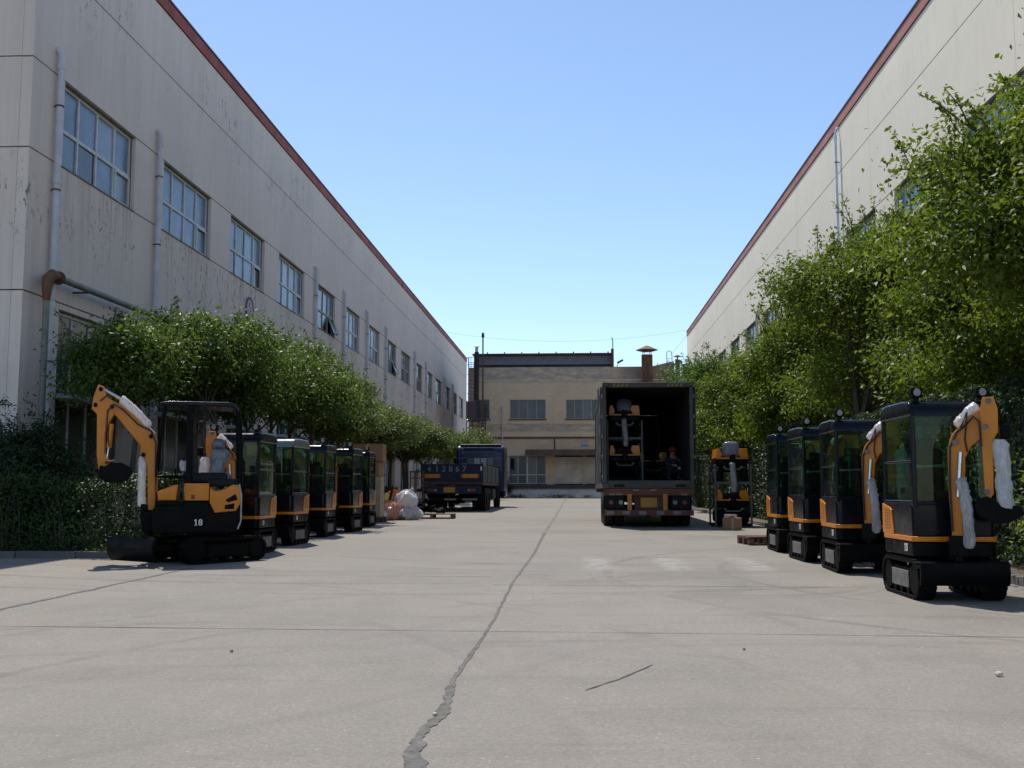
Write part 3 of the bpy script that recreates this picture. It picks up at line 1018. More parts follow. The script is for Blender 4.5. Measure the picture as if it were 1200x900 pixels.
# steam pipe along the left wall with a rusty elbow at the corner
def wall_pipe():
    e = empty("wall_pipe", (-11.2, 22.0, 0), 0, "dull green pipe run with a rusty elbow near the wall corner", "pipe")
    MB().tube([(0, 0.15, 5.78), (0, 8, 5.82), (0, 30, 5.9)], 0.075, 10).build("long_pipe", M['gpipe'], e)
    MB().tube([(-0.1, 7.8, 4.9), (0.0, 7.9, 5.4), (0.0, 8.0, 5.75)], 0.03, 8).build("valve_pipe", M['rust'], e)
    MB().tube([(0, 0.25, 5.78), (0, -0.05, 5.80), (0, -0.22, 5.68), (0, -0.27, 5.45), (0, -0.27, 5.2)], [0.085, 0.12, 0.13, 0.10, 0.075], 12).cyl((0, 0.2, 5.78), (0, 0.25, 5.78), 0.15, n=14).build("elbow", M['rustbright'], e)
    MB().tube([(0, -0.27, 5.2), (0, -0.27, 2.6), (0.0, -0.27, 0.0)], 0.07, 10).build("drop_pipe", M['gpipe'], e)
    for y in (1.5, 6.0, 12, 18, 24):
        MB().span((-0.3, y, 5.68), (0.09, y + 0.04, 5.72)).build("bracket", M['rust'], e, smooth=False)
wall_pipe()

# ------------------------------------------------------------------ the brick building across the end of the yard
def far_building():
    b = empty("brick_building", (0, 89.0, 0.5), 0, "two storey tan brick building across the far end of the yard", "building")
    z = lambda v: v - 0.5
    mw = M['brick']
    XL_, XR_ = -9.0, 8.25
    w = MB()
    openings = [(-8.5, -7.2, 7.1, 8.75), (-5.5, -2.5, 7.1, 8.72), (-0.8, 2.05, 7.1, 8.7), (3.9, 6.6, 7.1, 8.7)]
    # wall in strips round the openings
    def strip(x0, x1, z0, z1):
        w.span((x0, 0, z(z0)), (x1, 0.35, z(z1)))
    strip(XL_, XR_, 8.75, 11.45)
    strip(XL_, XR_, 4.05, 7.1)
    px = XL_
    for (a, c, z0, z1) in openings:
        strip(px, a, 7.1, 8.75)
        if z1 < 8.75: strip(a, c, z1, 8.75)
        px = c
    strip(px, XR_, 7.1, 8.75)
    lows = [(-5.6, -2.5, 1.7, 4.05), (-1.75, 0.62, 1.7, 4.05), (0.78, 3.0, 1.7, 4.05), (4.2, 7.2, 1.7, 4.05)]
    px = XL_
    for (a, c, z0, z1) in lows:
        strip(px, a, 1.62, 4.05)
        px = c
    strip(px, XR_, 1.62, 4.05)
    w.build("wall", mw, b, smooth=False)
    s = MB()
    s.span((XL_, 0.35, z(1.6)), (XL_ + 0.3, 14, z(11.3))); s.span((XR_ - 0.3, 0.35, z(1.6)), (XR_, 14, z(11.3))); s.span((XL_, 13.8, z(0)), (XR_, 14.1, z(11.3)))
    s.build("side_wall", M['sidebrick'], b, smooth=False)
    MB().span((XL_ + 0.3, 0.35, z(11.0)), (XR_ - 0.3, 13.8, z(11.2))).build("roof", M['roof'], b, smooth=False)
    # raised roof monitor with blue-grey sheets and small stubs
    MB().span((-8.6, 0.5, z(11.2)), (3.1, 6, z(11.9))).span((-8.6, 0.3, z(12.45)), (3.1, 6, z(12.62))).build("monitor", M['brownfar'], b, smooth=False)
    sh = MB().span((0, 0, 0), (0.93, 0.05, 0.75)).mesh("monitor_sheet", M['greyfar'], False)
    for k in range(12):
        inst(sh, "monitor_sheet", b, (-8.2 + k * 0.945, 0.22 + 0.012 * (k % 2), z(11.70)), (R(-8), 0, 0))
    MB().span((-8.65, -0.25, z(12.50)), (3.15, 0.6, z(12.60))).span((3.0, -0.2, z(11.45)), (3.22, 0.5, z(12.95))).build("eave", M['rust'], b, smooth=False)
    stub = MB().cyl((0, 0, 0), (0, 0, 0.16), 0.05, n=8).mesh("roof_stub", M['brownfar'])
    for k in range(8):
        inst(stub, "roof_stub", b, (-7.4 + k * 1.45, 0.1, z(12.60)))
    # stepped parapet on the right
    MB().prism([(3.22, z(11.45)), (5.6, z(11.45)), (6.6, z(11.55)), (8.25, z(11.95)), (8.25, z(10.9)), (3.22, z(10.9))], 0.36, 0.6, lambda u, v, d: Vector((u, d, v))).build("parapet", mw, b, smooth=False)
    MB().tube([(3.15, 0, z(12.9)), (3.15, 0, z(13.75)), (3.05, 0, z(13.9))], 0.04, 6).build("roof_pipe", M['brownfar'], b)
    MB().tube([(3.5, 0.1, z(11.45)), (3.6, 0.1, z(11.75))], 0.03, 6).box((3.75, 0.1, z(11.9)), (0.55, 0.16, 0.16), (0, R(-28), 0), 0.03).build("flood_lamp", M['darkgrey'], b)
    # cornices and bands
    MB().span((XL_, -0.12, z(5.45)), (XR_, 0.02, z(5.6))).build("band", M['brownfar'], b, smooth=False)
    MB().span((XL_, -0.05, z(10.3)), (XR_, 0.02, z(10.38))).span((XL_, -0.06, z(6.68)), (XR_, 0.02, z(6.76))).build("string_course", M['doorfar'], b, smooth=False)
    # windows
    for (a, c, z0, z1) in openings + [lows[0], lows[3]]:
        ww, hh = c - a, z1 - z0
        low = z1 < 5
        fm = MB(); e = 0.06
        n = 4 if ww > 2 else 2
        fm.span((0, 0, 0), (ww, 0.08, e)); fm.span((0, 0, hh - e), (ww, 0.08, hh)); fm.span((0, 0, e), (e, 0.08, hh - e)); fm.span((ww - e, 0, e), (ww, 0.08, hh - e))
        for k in range(1, n):
            t = 0.06 if not (low and k == 2) else 0.14
            fm.span((ww * k / n - t / 2, 0.004, e), (ww * k / n + t / 2, 0.076, hh - e))
        zr = hh * 0.32
        if low:
            for k in range(n):
                fm.span((ww * k / n + (0.07 if k else e), 0.006, zr - 0.04), (ww * (k + 1) / n - 0.07, 0.074, zr + 0.04))
        fo = fm.build("window", M['winframe'] if low else M['oldframe'], b, (a, 0.13, z(z0)), False)
        pm = MB().box((0, 0, 0), (ww / n - 0.05, 0.012, hh - 0.08)).mesh("pane", M['panefar'], False)
        for k in range(n):
            inst(pm, "pane", fo, (ww * (k + 0.5) / n, 0.055, hh / 2), (random.uniform(-0.012, 0.012), 0, random.uniform(-0.012, 0.012)))
        MB().span((-0.1, -0.22, -0.1), (ww + 0.1, 0.1, -0.004)).build("sill", M['brownfar'], fo, smooth=False)
    for (a, c, z0, z1) in lows[1:3]:
        d = MB().span((0, 0, 0), (c - a, 0.1, z1 - z0 - 0.12)).build("sheet_door", M['doorfar'], b, (a, 0.12, z(z0)), False)
        q = MB()
        for k in range(1, 4):
            q.span(((c - a) * k / 4 - 0.015, -0.02, 0.1), ((c - a) * k / 4 + 0.015, 0.0, z1 - z0 - 0.25))
        q.build("door_rib", M['doorfar'], d, smooth=False)
        MB().span((-0.08, -0.04, 0), (0.0, 0.1, z1 - z0)).span((c - a, -0.04, 0), (c - a + 0.08, 0.1, z1 - z0)).build("door_post", M['rust'], d, smooth=False)
    # canopy over the loading doors
    MB().span((-4.15, -1.3, z(4.22)), (8.0, -0.0, z(4.34))).span((-4.15, -1.34, z(4.02)), (8.0, -1.28, z(4.5))).build("canopy", M['brownfar'], b, smooth=False)
    # loading dock: ledge and whitewashed plinth
    MB().span((XL_, -1.6, z(1.30)), (XR_, 0.36, z(1.62))).build("dock_ledge", M['rail'], b, smooth=False)
    MB().span((XL_, -1.45, -0.3), (XR_, 0.34, z(1.30))).build("plinth", M['plinth'], b, smooth=False)
    MB().tube([(-6.1, -0.1, z(8.0)), (-6.1, -0.1, z(1.7))], 0.06, 8).cyl((-6.1, -0.1, z(7.8)), (-6.1, -0.1, z(8.1)), 0.11, n=8).build("downpipe", M['pipe'], b)
    MB().tube([(-1.75, -0.06, z(5.45)), (-1.75, -0.06, z(4.4))], 0.05, 8).build("drain_stub", M['rust'], b)
    sgn = MB().span((0.45, -0.04, z(4.8)), (1.0, 0.0, z(5.25))).build("blue_notice", M['bluesign'], b, smooth=False)
    MB().span((0.5, -0.045, z(4.98)), (0.95, -0.041, z(5.05))).span((0.5, -0.045, z(5.13)), (0.95, -0.041, z(5.17))).build("notice_line", M['white'], sgn, smooth=False)
    # rusty chimney with a conical cap, and a thin one
    c = MB().cyl((5.95, -0.55, z(8.8)), (5.95, -0.55, z(12.35)), 0.46, n=20).build("chimney", M['rustbright'], b)
    cp = MB().cyl((5.95, -0.55, z(12.75)), (5.95, -0.55, z(13.12)), 0.92, 0.12, n=20)
    cp.cyl((5.95, -0.55, z(12.62)), (5.95, -0.55, z(12.75)), 0.45, 0.92, n=20)
    for k in range(4):
        a = k * math.pi / 2 + 0.5
        cp.cyl((5.95 + 0.42 * math.cos(a), -0.55 + 0.42 * math.sin(a), z(12.3)), (5.95 + 0.42 * math.cos(a), -0.55 + 0.42 * math.sin(a), z(12.7)), 0.025, n=6)
    cp.build("chimney_cap", M['rust'], c)
    c = MB().cyl((8.55, 0.4, z(1.0)), (8.55, 0.4, z(12.05)), 0.2, n=14).build("chimney", M['coping'], b)
    MB().cyl((8.55, 0.4, z(12.3)), (8.55, 0.4, z(12.45)), 0.36, 0.08, n=14).cyl((8.55, 0.4, z(12.0)), (8.55, 0.4, z(12.32)), 0.06, n=8).build("chimney_cap", M['rust'], c)
    c = MB().cyl((-8.25, -0.5, z(8.5)), (-8.25, -0.5, z(12.7)), 0.19, n=14).build("chimney", M['darkgrey'], b)
    MB().cyl((-8.25, -0.5, z(13.15)), (-8.25, -0.5, z(13.25)), 0.26, 0.1, n=14).cyl((-8.25, -0.5, z(12.7)), (-8.25, -0.5, z(13.16)), 0.13, n=10).build("chimney_cap", M['pipe'], c)
    # roof ladder with hooped top by the thin chimney
    l = MB()
    for x in (7.62, 8.05):
        l.tube([(x, -0.15, z(9.0)), (x, -0.15, z(12.2)), (x, -0.1, z(12.4))], 0.03, 6)
    l.tube([(7.62, -0.1, z(12.35)), (7.64, 0.1, z(12.65)), (7.83, 0.2, z(12.78)), (8.02, 0.1, z(12.65)), (8.05, -0.1, z(12.35))], 0.03, 6)
    k = 9.1
    while k < 12.2:
        l.cyl((7.62, -0.15, z(k)), (8.05, -0.15, z(k)), 0.02, n=6); k += 0.33
    l.build("roof_ladder", M['coping'], b)
    return b
far_building()

def caged_ladder():
    e = empty("caged_ladder", (-8.5, 88.4, gz(88.4)), 0, "dark steel caged ladder with a landing at the far building's left corner", "ladder")
    b = -gz(88.4)
    mb = MB()
    for x in (-0.42, 0.10):
        mb.tube([(x, 0, b + 6.9), (x, 0, b + 12.2)], 0.045, 6)
    for x in (0.45, 1.0):
        mb.tube([(x, -0.1, b + 2.0), (x, -0.1, b + 8.4)], 0.045, 6)
    mb.build("stile", M['coping'], e)
    rr = MB()
    z = 7.0
    while z < 12:
        rr.cyl((-0.42, 0, b + z), (0.10, 0, b + z), 0.024, n=6); z += 0.3
    z = 2.2
    while z < 8.3:
        rr.cyl((0.45, -0.1, b + z), (1.0, -0.1, b + z), 0.024, n=6); z += 0.3
    rr.build("rung", M['coping'], e)
    h = MB()
    for z in (8.4, 9.2, 10.0, 10.8, 11.6, 12.2):
        h.tube([(-0.42 + 0.26 - 0.34 * math.cos(a), -0.55 * math.sin(a), b + z) for a in [math.pi * k / 8 for k in range(9)]], 0.028, 5)
    for a in (0.25, 0.5, 0.75):
        x, y = -0.16 - 0.34 * math.cos(math.pi * a), -0.55 * math.sin(math.pi * a)
        h.tube([(x, y, b + 8.4), (x, y, b + 12.2)], 0.022, 5)
    h.build("cage", M['coping'], e)
    p = MB()
    p.span((-0.5, -0.9, b + 6.85), (1.1, 0.1, b + 6.93))
    for x in (-0.5, 0.3, 1.1):
        p.cyl((x, -0.88, b + 6.9), (x, -0.88, b + 8.5), 0.03, n=6)
    for z in (7.4, 7.95, 8.5):
        p.cyl((-0.5, -0.88, b + z), (1.1, -0.88, b + z), 0.028, n=6)
    p.span((-0.52, -0.95, b + 7.0), (0.28, -0.91, b + 8.45))
    for x in (-0.45, 0.0):
        p.cyl((x, -0.8, 0), (x, -0.8, b + 6.9), 0.06, n=8)
    p.build("landing", M['coping'], e)
caged_ladder()

def tall_pole():
    e = empty("metal_pole", (-7.65, 87.6, gz(87.6)), 0, "tall thin dark pole with a knob on top beside the caged ladder", "pole")
    MB().cyl((0, 0, 0), (0, 0, 13.2), 0.085, 0.06, n=10).build("shaft", M['coping'], e)
    MB().cyl((0, 0, 13.2), (0, 0, 13.35), 0.07, 0.13, n=10).cyl((0, 0, 13.35), (0, 0, 13.65), 0.13, 0.08, n=10).build("knob", M['darkgrey'], e)
tall_pole()

def wire(name, label, pts, r):
    p = [Vector(q) for q in pts]
    mb = MB().tube([tuple(q) for q in p], r, 5)
    o = mb.build(name, M['darkgrey'])
    tag(o, label, "cable")
def sag(a, b, s, n=14):
    a, b = Vector(a), Vector(b)
    return [a.lerp(b, k / n) - Vector((0, 0, s * 4 * (k / n) * (1 - k / n))) for k in range(n + 1)]
wire("overhead_cable", "thin cable sagging across the sky from hall to hall", sag((-11.4, 86.0, 14.2), (9.9, 86.0, 14.2), 1.0), 0.006)
wire("overhead_cable", "thin short cable rising from the ladder to the right hall's roof", sag((7.9, 88.6, 12.3), (9.9, 84.0, 14.9), 0.1), 0.007)

# ------------------------------------------------------------------ foliage
def leaf_mesh(name, centers, normals, size, m, aspect=0.5, seed=1):
    """many small kite-shaped leaves"""
    r = np.random.default_rng(seed)
    n = len(centers)
    nv = normals + r.normal(0, 0.75, (n, 3))
    nv /= np.linalg.norm(nv, axis=1)[:, None] + 1e-9
    t = r.normal(0, 1, (n, 3))
    t[:, 2] -= 0.5
    t -= nv * np.sum(t * nv, axis=1)[:, None]
    t /= np.linalg.norm(t, axis=1)[:, None] + 1e-9
    b = np.cross(nv, t)
    L = size * r.uniform(0.6, 1.25, n)[:, None]
    W = L * aspect * r.uniform(0.8, 1.15, n)[:, None]
    fold = nv * (W * 0.22)
    v = np.empty((n, 4, 3))
    v[:, 0] = centers - t * L * 0.5
    v[:, 1] = centers + b * W * 0.5 + fold - t * L * 0.06
    v[:, 2] = centers + t * L * 0.5 - nv * L * 0.08
    v[:, 3] = centers - b * W * 0.5 + fold - t * L * 0.06
    me = bpy.data.meshes.new(name)
    me.vertices.add(n * 4)
    me.vertices.foreach_set("co", v.reshape(-1))
    me.loops.add(n * 4)
    me.loops.foreach_set("vertex_index", np.arange(n * 4, dtype=np.int32))
    me.polygons.add(n)
    me.polygons.foreach_set("loop_start", np.arange(0, n * 4, 4, dtype=np.int32))
    me.update(calc_edges=True)
    me.materials.append(m)
    return me

def unit(r, n):
    a = r.normal(0, 1, (n, 3))
    return a / np.linalg.norm(a, axis=1)[:, None]

def crown_points(seed, rx, ry, rz, nclump, per, sig, shoots, bottom=-0.75, lump=0.2, blob=0.0, nblob=0, slen=(0.3, 0.9)):
    """leaf centres in clumps; with nblob > 0 the clumps sit on separate leafy masses at the limb ends, gaps between them"""
    r = np.random.default_rng(seed)
    R3 = np.array([rx, ry, rz])
    if nblob:
        bc, k = [], 0
        while len(bc) < nblob and k < 4000:
            k += 1
            q = unit(r, 1)[0]
            if q[2] < bottom:
                continue
            c = q * R3 * r.uniform(0.45, 0.92)
            if all(np.linalg.norm((c - o) / np.array([1, 1, 0.8])) > blob * 0.78 for o in bc):
                bc.append(c)
        bc = np.array(bc)
        cc, dd = [], []
        for c in bc:
            n = max(4, int(nclump / len(bc) * r.uniform(0.7, 1.3)))
            d = unit(r, n)
            br = blob * r.uniform(0.7, 1.2)
            cc.append(c + d * (r.uniform(0, 1, n) ** 0.4)[:, None] * br * np.array([1.1, 1.1, 0.72]))
            dd.append(d)
        cc, d = np.vstack(cc), np.vstack(dd)
        tips = bc
    else:
        d = unit(r, nclump * 3)
        d = d[d[:, 2] > bottom][:nclump]
        ph = r.uniform(0, 6.28, 6)
        rad = 1 + lump * (np.sin(d[:, 0] * 3.1 + ph[0]) * np.cos(d[:, 1] * 2.7 + ph[1]) + 0.6 * np.sin(d[:, 2] * 4.3 + ph[2] + d[:, 0] * 2))
        cc = d * (r.uniform(0, 1, len(d)) ** 0.45 * rad)[:, None] * R3
        tips = cc
    pts = np.repeat(cc, per, axis=0)
    s = np.repeat(r.uniform(0.6, 1.4, len(cc)), per)
    pts = pts + r.normal(0, 1, pts.shape) * (sig * s)[:, None] * np.array([1.15, 1.15, 0.8])
    nr = np.repeat(d, per, axis=0) * 0.6 + np.array([0, 0, 0.8])
    sp, sn, lines = [], [], []
    k = 0
    while k < shoots:
        if nblob:
            c0 = bc[r.integers(len(bc))]
            q = unit(r, 1)[0]
            if q[2] < 0.0 or c0[2] < -0.2 * rz:
                continue
            a = c0 + q * blob * r.uniform(0.7, 1.0) * np.array([1.1, 1.1, 0.8])
            q = (a / R3); q /= np.linalg.norm(q) + 1e-6
        else:
            q = unit(r, 1)[0]
            if q[2] < -0.15:
                continue
            a = q * R3 * r.uniform(0.8, 1.0)
        k += 1
        g = q * 0.6 + np.array([0, 0, 0.6]) + r.normal(0, 0.25, 3)
        g /= np.linalg.norm(g)
        ln = r.uniform(*slen)
        bend = r.normal(0, 0.25, 3) - np.array([0, 0, 0.1])
        m_ = int(ln * 60)
        tt = r.uniform(0, 1, m_)
        c = a + np.outer(tt, g) * ln + np.outer(tt ** 2, bend) * ln
        sp.append(c + r.normal(0, 0.07, c.shape) * (1.2 - 0.7 * tt)[:, None])
        sn.append(np.tile(g * 0.2 + np.array([0, 0, 0.7]), (m_, 1)))
        lines.append((a, a + g * ln * 0.5 + bend * ln * 0.25, a + g * ln + bend * ln))
    pts = np.vstack([pts] + sp) if sp else pts
    nr = np.vstack([nr] + sn) if sn else nr
    return pts, nr, tips, lines

def tree_meshes(name, seed, rx, ry, rz, zc, leaf, m, nclump, per, sig, shoots, stems=1, trunk_r=0.11, **kw):
    """crown centred at height zc; returns (crown mesh, trunk mesh)"""
    pts, nr, cc, lines = crown_points(seed, rx, ry, rz, nclump, per, sig, shoots, **kw)
    pts = pts + np.array([0, 0, zc])
    keep = pts[:, 2] > 0.12
    me = leaf_mesh("crown", pts[keep], nr[keep], leaf, m, 0.52, seed)
    r = random.Random(seed)
    mb = MB()
    fork = max(0.5, zc - rz * 0.75)
    bases = [Vector((r.uniform(-0.25, 0.25) * (stems > 1), r.uniform(-0.25, 0.25) * (stems > 1), 0)) for _ in range(stems)]
    tops = []
    for b in bases:
        top = Vector((b.x * 2.2 + r.uniform(-0.15, 0.15), b.y * 2.2 + r.uniform(-0.15, 0.15), fork))
        mid = b.lerp(top, 0.5) + Vector((r.uniform(-0.08, 0.08), r.uniform(-0.08, 0.08), 0))
        tr = trunk_r / (stems ** 0.4)
        mb.tube([b - Vector((0, 0, 0.15)), b + Vector((0, 0, 0.1)), mid, top], [tr * 1.5, tr * 1.15, tr, tr * 0.8], 9)
        tops.append((top, tr * 0.8))
    idx = np.linspace(0, len(cc) - 1, min(len(cc), 30)).astype(int)
    for q, i in enumerate(idx):
        tp, tr = tops[q % len(tops)]
        e = Vector(cc[i]) * 0.9 + Vector((0, 0, zc))
        if e.z < fork:
            e.z = fork + 0.3
        md = tp.lerp(e, 0.5) + Vector((r.uniform(-0.2, 0.2), r.uniform(-0.2, 0.2), r.uniform(0.0, 0.35)))
        mb.tube([tp, tp.lerp(md, 0.5) + Vector((0, 0, 0.1)), md, e], [tr * 0.6, tr * 0.45, tr * 0.3, 0.012], 6, cap=False)
    for a, b, c in lines:
        o = Vector((0, 0, zc))
        mb.tube([Vector(a) * 0.8 + o, Vector(a) + o, Vector(b) + o, Vector(c) + o], [0.02, 0.014, 0.01, 0.005], 4, cap=False)
    return me, mb.mesh("trunk", M['bark'])

def plant(name, label, cat, group, meshes, x, y, rz=0.0, sc=(1, 1, 1), dz=0.07):
    e = empty(name, (x, y, gz(y) + dz), rz, label, cat, group)
    e.scale = sc
    cr, tk = meshes
    c = inst(cr, "crown", e)
    if tk is not None:
        inst(tk, "trunk", e)
    return e

# left row: clipped privet trees, round crowns on several dark stems
LK = dict(bottom=-0.35, blob=0.82, nblob=11, slen=(0.15, 0.5))
tl = [tree_meshes("left", 11, 1.75, 2.0, 1.35, 3.4, 0.105, M['leafL'], 340, 100, 0.19, 60, stems=3, trunk_r=0.10, **LK),
      tree_meshes("left", 12, 1.85, 2.2, 1.3, 3.45, 0.11, M['leafL'], 340, 95, 0.20, 50, stems=3, trunk_r=0.10, **LK),
      tree_meshes("left", 13, 1.7, 2.2, 1.25, 3.4, 0.115, M['leafP'], 320, 95, 0.20, 50, stems=2, trunk_r=0.10, **LK)]
GL = "round trees along the left hall"
plant("privet_tree", "thin dark tree nearest the left hall's corner with drooping side twigs", "tree", GL, tree_meshes("left", 14, 0.95, 1.0, 1.15, 3.35, 0.105, M['leafL'], 130, 85, 0.2, 34, stems=2, trunk_r=0.08, bottom=-0.6, blob=0.6, nblob=8, slen=(0.2, 0.6)), -9.2, 21.1)
plant("privet_tree", "round tree behind the canopy excavator's boom with a bright leafy top", "tree", GL, tl[0], -8.45, 23.6, 0.4, (0.98, 1, 1.02))
plant("privet_tree", "broad tree behind the canopy excavator's roof, its top lit yellow green", "tree", GL, tl[1], -8.35, 27.6, 1.9, (1, 1, 1.0))
plant("privet_tree", "round tree just below the maroon ringed plaque on the left", "tree", GL, tl[2], -8.3, 31.8, 3.2, (1, 1, 1.04))
plant("privet_tree", "round tree behind the pale roofed excavator, left of the shorter trees", "tree", GL, tl[2], -8.3, 36.6, 2.5, (0.9, 0.95, 0.86))
plant("privet_tree", "mid row tree above the brown carton stack", "tree", GL, tl[2], -8.3, 41.5, 4.5, (0.95, 0.95, 0.84))
plant("privet_tree", "two stemmed tree just right of the brown carton stack", "tree", GL, tl[2], -8.4, 47.0, 0.3, (0.95, 1.1, 0.84))
plant("privet_tree", "round tree behind the iron frames on the pallet", "tree", GL, tl[2], -8.4, 53.5, 1.2, (0.95, 1.1, 0.85))
plant("privet_tree", "round tree left of the blue truck's sideboards", "tree", GL, tl[1], -8.4, 60.0, 5.2, (0.95, 1.1, 0.86))
plant("privet_tree", "small far tree just left of the blue truck's cab", "tree", GL, tl[2], -8.4, 67.5, 3.9, (0.95, 1.1, 0.85))
plant("privet_tree", "yellow green tree above the blue truck's cab roof", "tree", GL, tree_meshes("left", 15, 1.9, 2.0, 1.5, 3.2, 0.15, M['leafP'], 180, 70, 0.3, 30, stems=2, bottom=-0.5, blob=0.8, nblob=9), -7.6, 77.0, 0.2)

# right row: tall loose trees with long shoots
RK = dict(bottom=-0.6, blob=0.95, nblob=20, slen=(0.35, 1.0))
tr_ = [tree_meshes("right", 21, 2.35, 2.5, 3.0, 4.4, 0.105, M['leafR'], 520, 150, 0.23, 110, stems=1, trunk_r=0.16, **RK),
       tree_meshes("right", 22, 2.2, 2.4, 2.8, 4.3, 0.105, M['leafR'], 480, 150, 0.23, 110, stems=2, trunk_r=0.15, **RK),
       tree_meshes("right", 23, 2.2, 2.5, 2.8, 4.3, 0.12, M['leafB'], 480, 125, 0.24, 100, stems=1, trunk_r=0.15, **RK),
       tree_meshes("right", 24, 2.3, 2.4, 2.5, 3.9, 0.105, M['leafR'], 460, 150, 0.23, 100, stems=1, trunk_r=0.15, **RK)]
GR = "tall trees along the right hall"
def right_tree(label, k, x, y, rz, sc):
    plant("cherry_tree", label, "tree", GR, tr_[k], x, y, rz, sc)
right_tree("tallest tree at the right edge, above the nearest cab excavator", 0, 7.5, 15.2, 0.6, (1.0, 1.0, 1.10))
right_tree("tall leafy tree behind the second cab excavator on the right", 3, 7.6, 19.8, 2.3, (0.95, 1, 1.02))
right_tree("broad tree with a dark bare limb showing in its sunlit crown", 1, 7.3, 25.4, 4.0, (1.0, 1, 1.08))
right_tree("rounded tree whose top stands just left of the pale blue downpipe", 3, 7.3, 31.6, 5.4, (0.95, 1, 1.05))
right_tree("yellow green tree below the right hall's far upper window", 0, 7.0, 38.4, 1.1, (0.95, 1, 0.86))
right_tree("bluish green tree behind the steel rack of packed machines", 2, 6.6, 45.0, 0.2, (1, 1, 0.92))
right_tree("feathery bluish tree with upright shoots left of the yellow green one", 2, 6.6, 52.5, 2.2, (1, 1, 1.02))
right_tree("rounded far tree near the container's top right corner", 2, 6.5, 60.0, 4.4, (1.05, 1, 0.98))
right_tree("farthest big right hand tree, just right of the container's top", 2, 6.7, 68.0, 3.0, (1.0, 1.1, 0.93))

def box_leaves(seed, sx, sy, h, n, leaf, m, skirt=0.0):
    """clipped hedge: leaves in the outer 25 cm of a box, uneven top"""
    r = np.random.default_rng(seed)
    u = r.uniform(0, 1, (n, 3))
    p = (u - 0.5) * np.array([sx, sy, h])
    ax = r.choice(3, n, p=[0.28, 0.34, 0.38])
    sgn = np.where(r.uniform(0, 1, n) < 0.5, -1, 1)
    half = np.array([sx, sy, h]) / 2
    depth = np.abs(r.normal(0, 0.11, n)) - 0.04
    for a in range(3):
        s = ax == a
        p[s, a] = sgn[s] * (half[a] - depth[s])
    p[:, 2] += h / 2
    wav = 0.05 * np.sin(p[:, 0] * 3.1 + seed) + 0.04 * np.sin(p[:, 1] * 4.3) + 0.03 * np.sin(p[:, 0] * 9)
    p[:, 2] += wav * (p[:, 2] / h)
    p[:, 1] += 0.05 * np.sin(p[:, 0] * 2.2 + p[:, 2] * 3)
    nr = np.zeros((n, 3))
    nr[np.arange(n), ax] = sgn
    nr[:, 2] += 0.5
    return leaf_mesh("foliage", p, nr, leaf, m, 0.55, seed)

def hedge(label, x0, x1, y0, y1, h, n, leaf, m, seed):
    e = empty("hedge", ((x0 + x1) / 2, (y0 + y1) / 2, gz((y0 + y1) / 2) + 0.05), 0, label, "hedge")
    inst(box_leaves(seed, x1 - x0, y1 - y0, h, n, leaf, m), "foliage", e)
    mb = MB()
    r = random.Random(seed)
    w, d = x1 - x0, y1 - y0
    for k in range(int(max(w, d) * 5)):
        x, y = r.uniform(-w / 2 + 0.1, w / 2 - 0.1), r.uniform(-d / 2 + 0.1, d / 2 - 0.1)
        mb.tube([(x, y, -0.1), (x + r.uniform(-0.1, 0.1), y + r.uniform(-0.1, 0.1), h * 0.5), (x + r.uniform(-0.2, 0.2), y + r.uniform(-0.2, 0.2), h * 0.92)], [0.018, 0.012, 0.005], 5, cap=False)
    tag(mb.build("stem", M['bark'], e), kind="stuff")
hedge("clipped box hedge in front of the left hall, sunlit on top", -14.5, -6.85, 17.05, 18.55, 1.22, 42000, 0.062, M['leafH'], 41)
hedge("tall dark hedge behind the cab excavators on the right", 5.75, 7.0, 11.5, 58.0, 2.35, 150000, 0.10, M['leafD'], 42)
hedge("low green hedge behind the white bags, beside the left hall", -8.7, -7.2, 31.0, 43.0, 0.95, 30000, 0.08, M['leafH'], 43)

def bush(name, label, x, y, rx, ry, rz, leaf, m, seed, ncl=120, per=110, sig=0.17, shoots=60, aspect=0.5):
    pts, nr, cc, lines = crown_points(seed, rx, ry, rz, ncl, per, sig, shoots, bottom=-0.5, lump=0.2)
    pts[:, 2] += rz * 0.72
    k = pts[:, 2] > 0.02
    e = empty(name, (x, y, gz(y) + 0.06), 0, label, "shrub")
    inst(leaf_mesh("foliage", pts[k], nr[k], leaf, m, aspect, seed), "foliage", e)
    mb = MB(); r = random.Random(seed)
    for i in range(0, len(cc), 6):
        c = Vector(cc[i]) * 0.8 + Vector((0, 0, rz * 0.72))
        if c.z > 0.2:
            mb.tube([(r.uniform(-0.1, 0.1), r.uniform(-0.1, 0.1), -0.1), c * 0.5, c], [0.025, 0.015, 0.005], 5, cap=False)
    tag(mb.build("stem", M['bark'], e), kind="stuff")
bush("dark_bush", "big dark feathery bush by the left hall's near corner", -10.6, 19.7, 1.25, 1.0, 1.3, 0.10, M['leafD'], 51, 230, 190, 0.17, 90, 0.36)
bush("dark_bush", "dark bush at the left frame edge in front of the hall's end wall", -12.5, 19.5, 1.3, 0.9, 1.2, 0.10, M['leafD'], 52, 190, 170, 0.17, 70, 0.36)
bush("green_shrub", "loose green shrub at the right edge beside the nearest cab excavator", 5.75, 12.2, 0.55, 0.8, 0.72, 0.075, M['leafR'], 53, 90, 90, 0.14, 50)
bush("green_shrub", "low dark shrub by the kerb at the right frame edge", 5.85, 10.6, 0.5, 0.7, 0.45, 0.07, M['leafD'], 54, 60, 80, 0.13, 30)
bush("green_shrub", "small shrub at the dock's foot right of the blue truck", -5.9, 86.9, 0.5, 0.35, 0.7, 0.12, M['leafH'], 55, 40, 60, 0.15, 20)

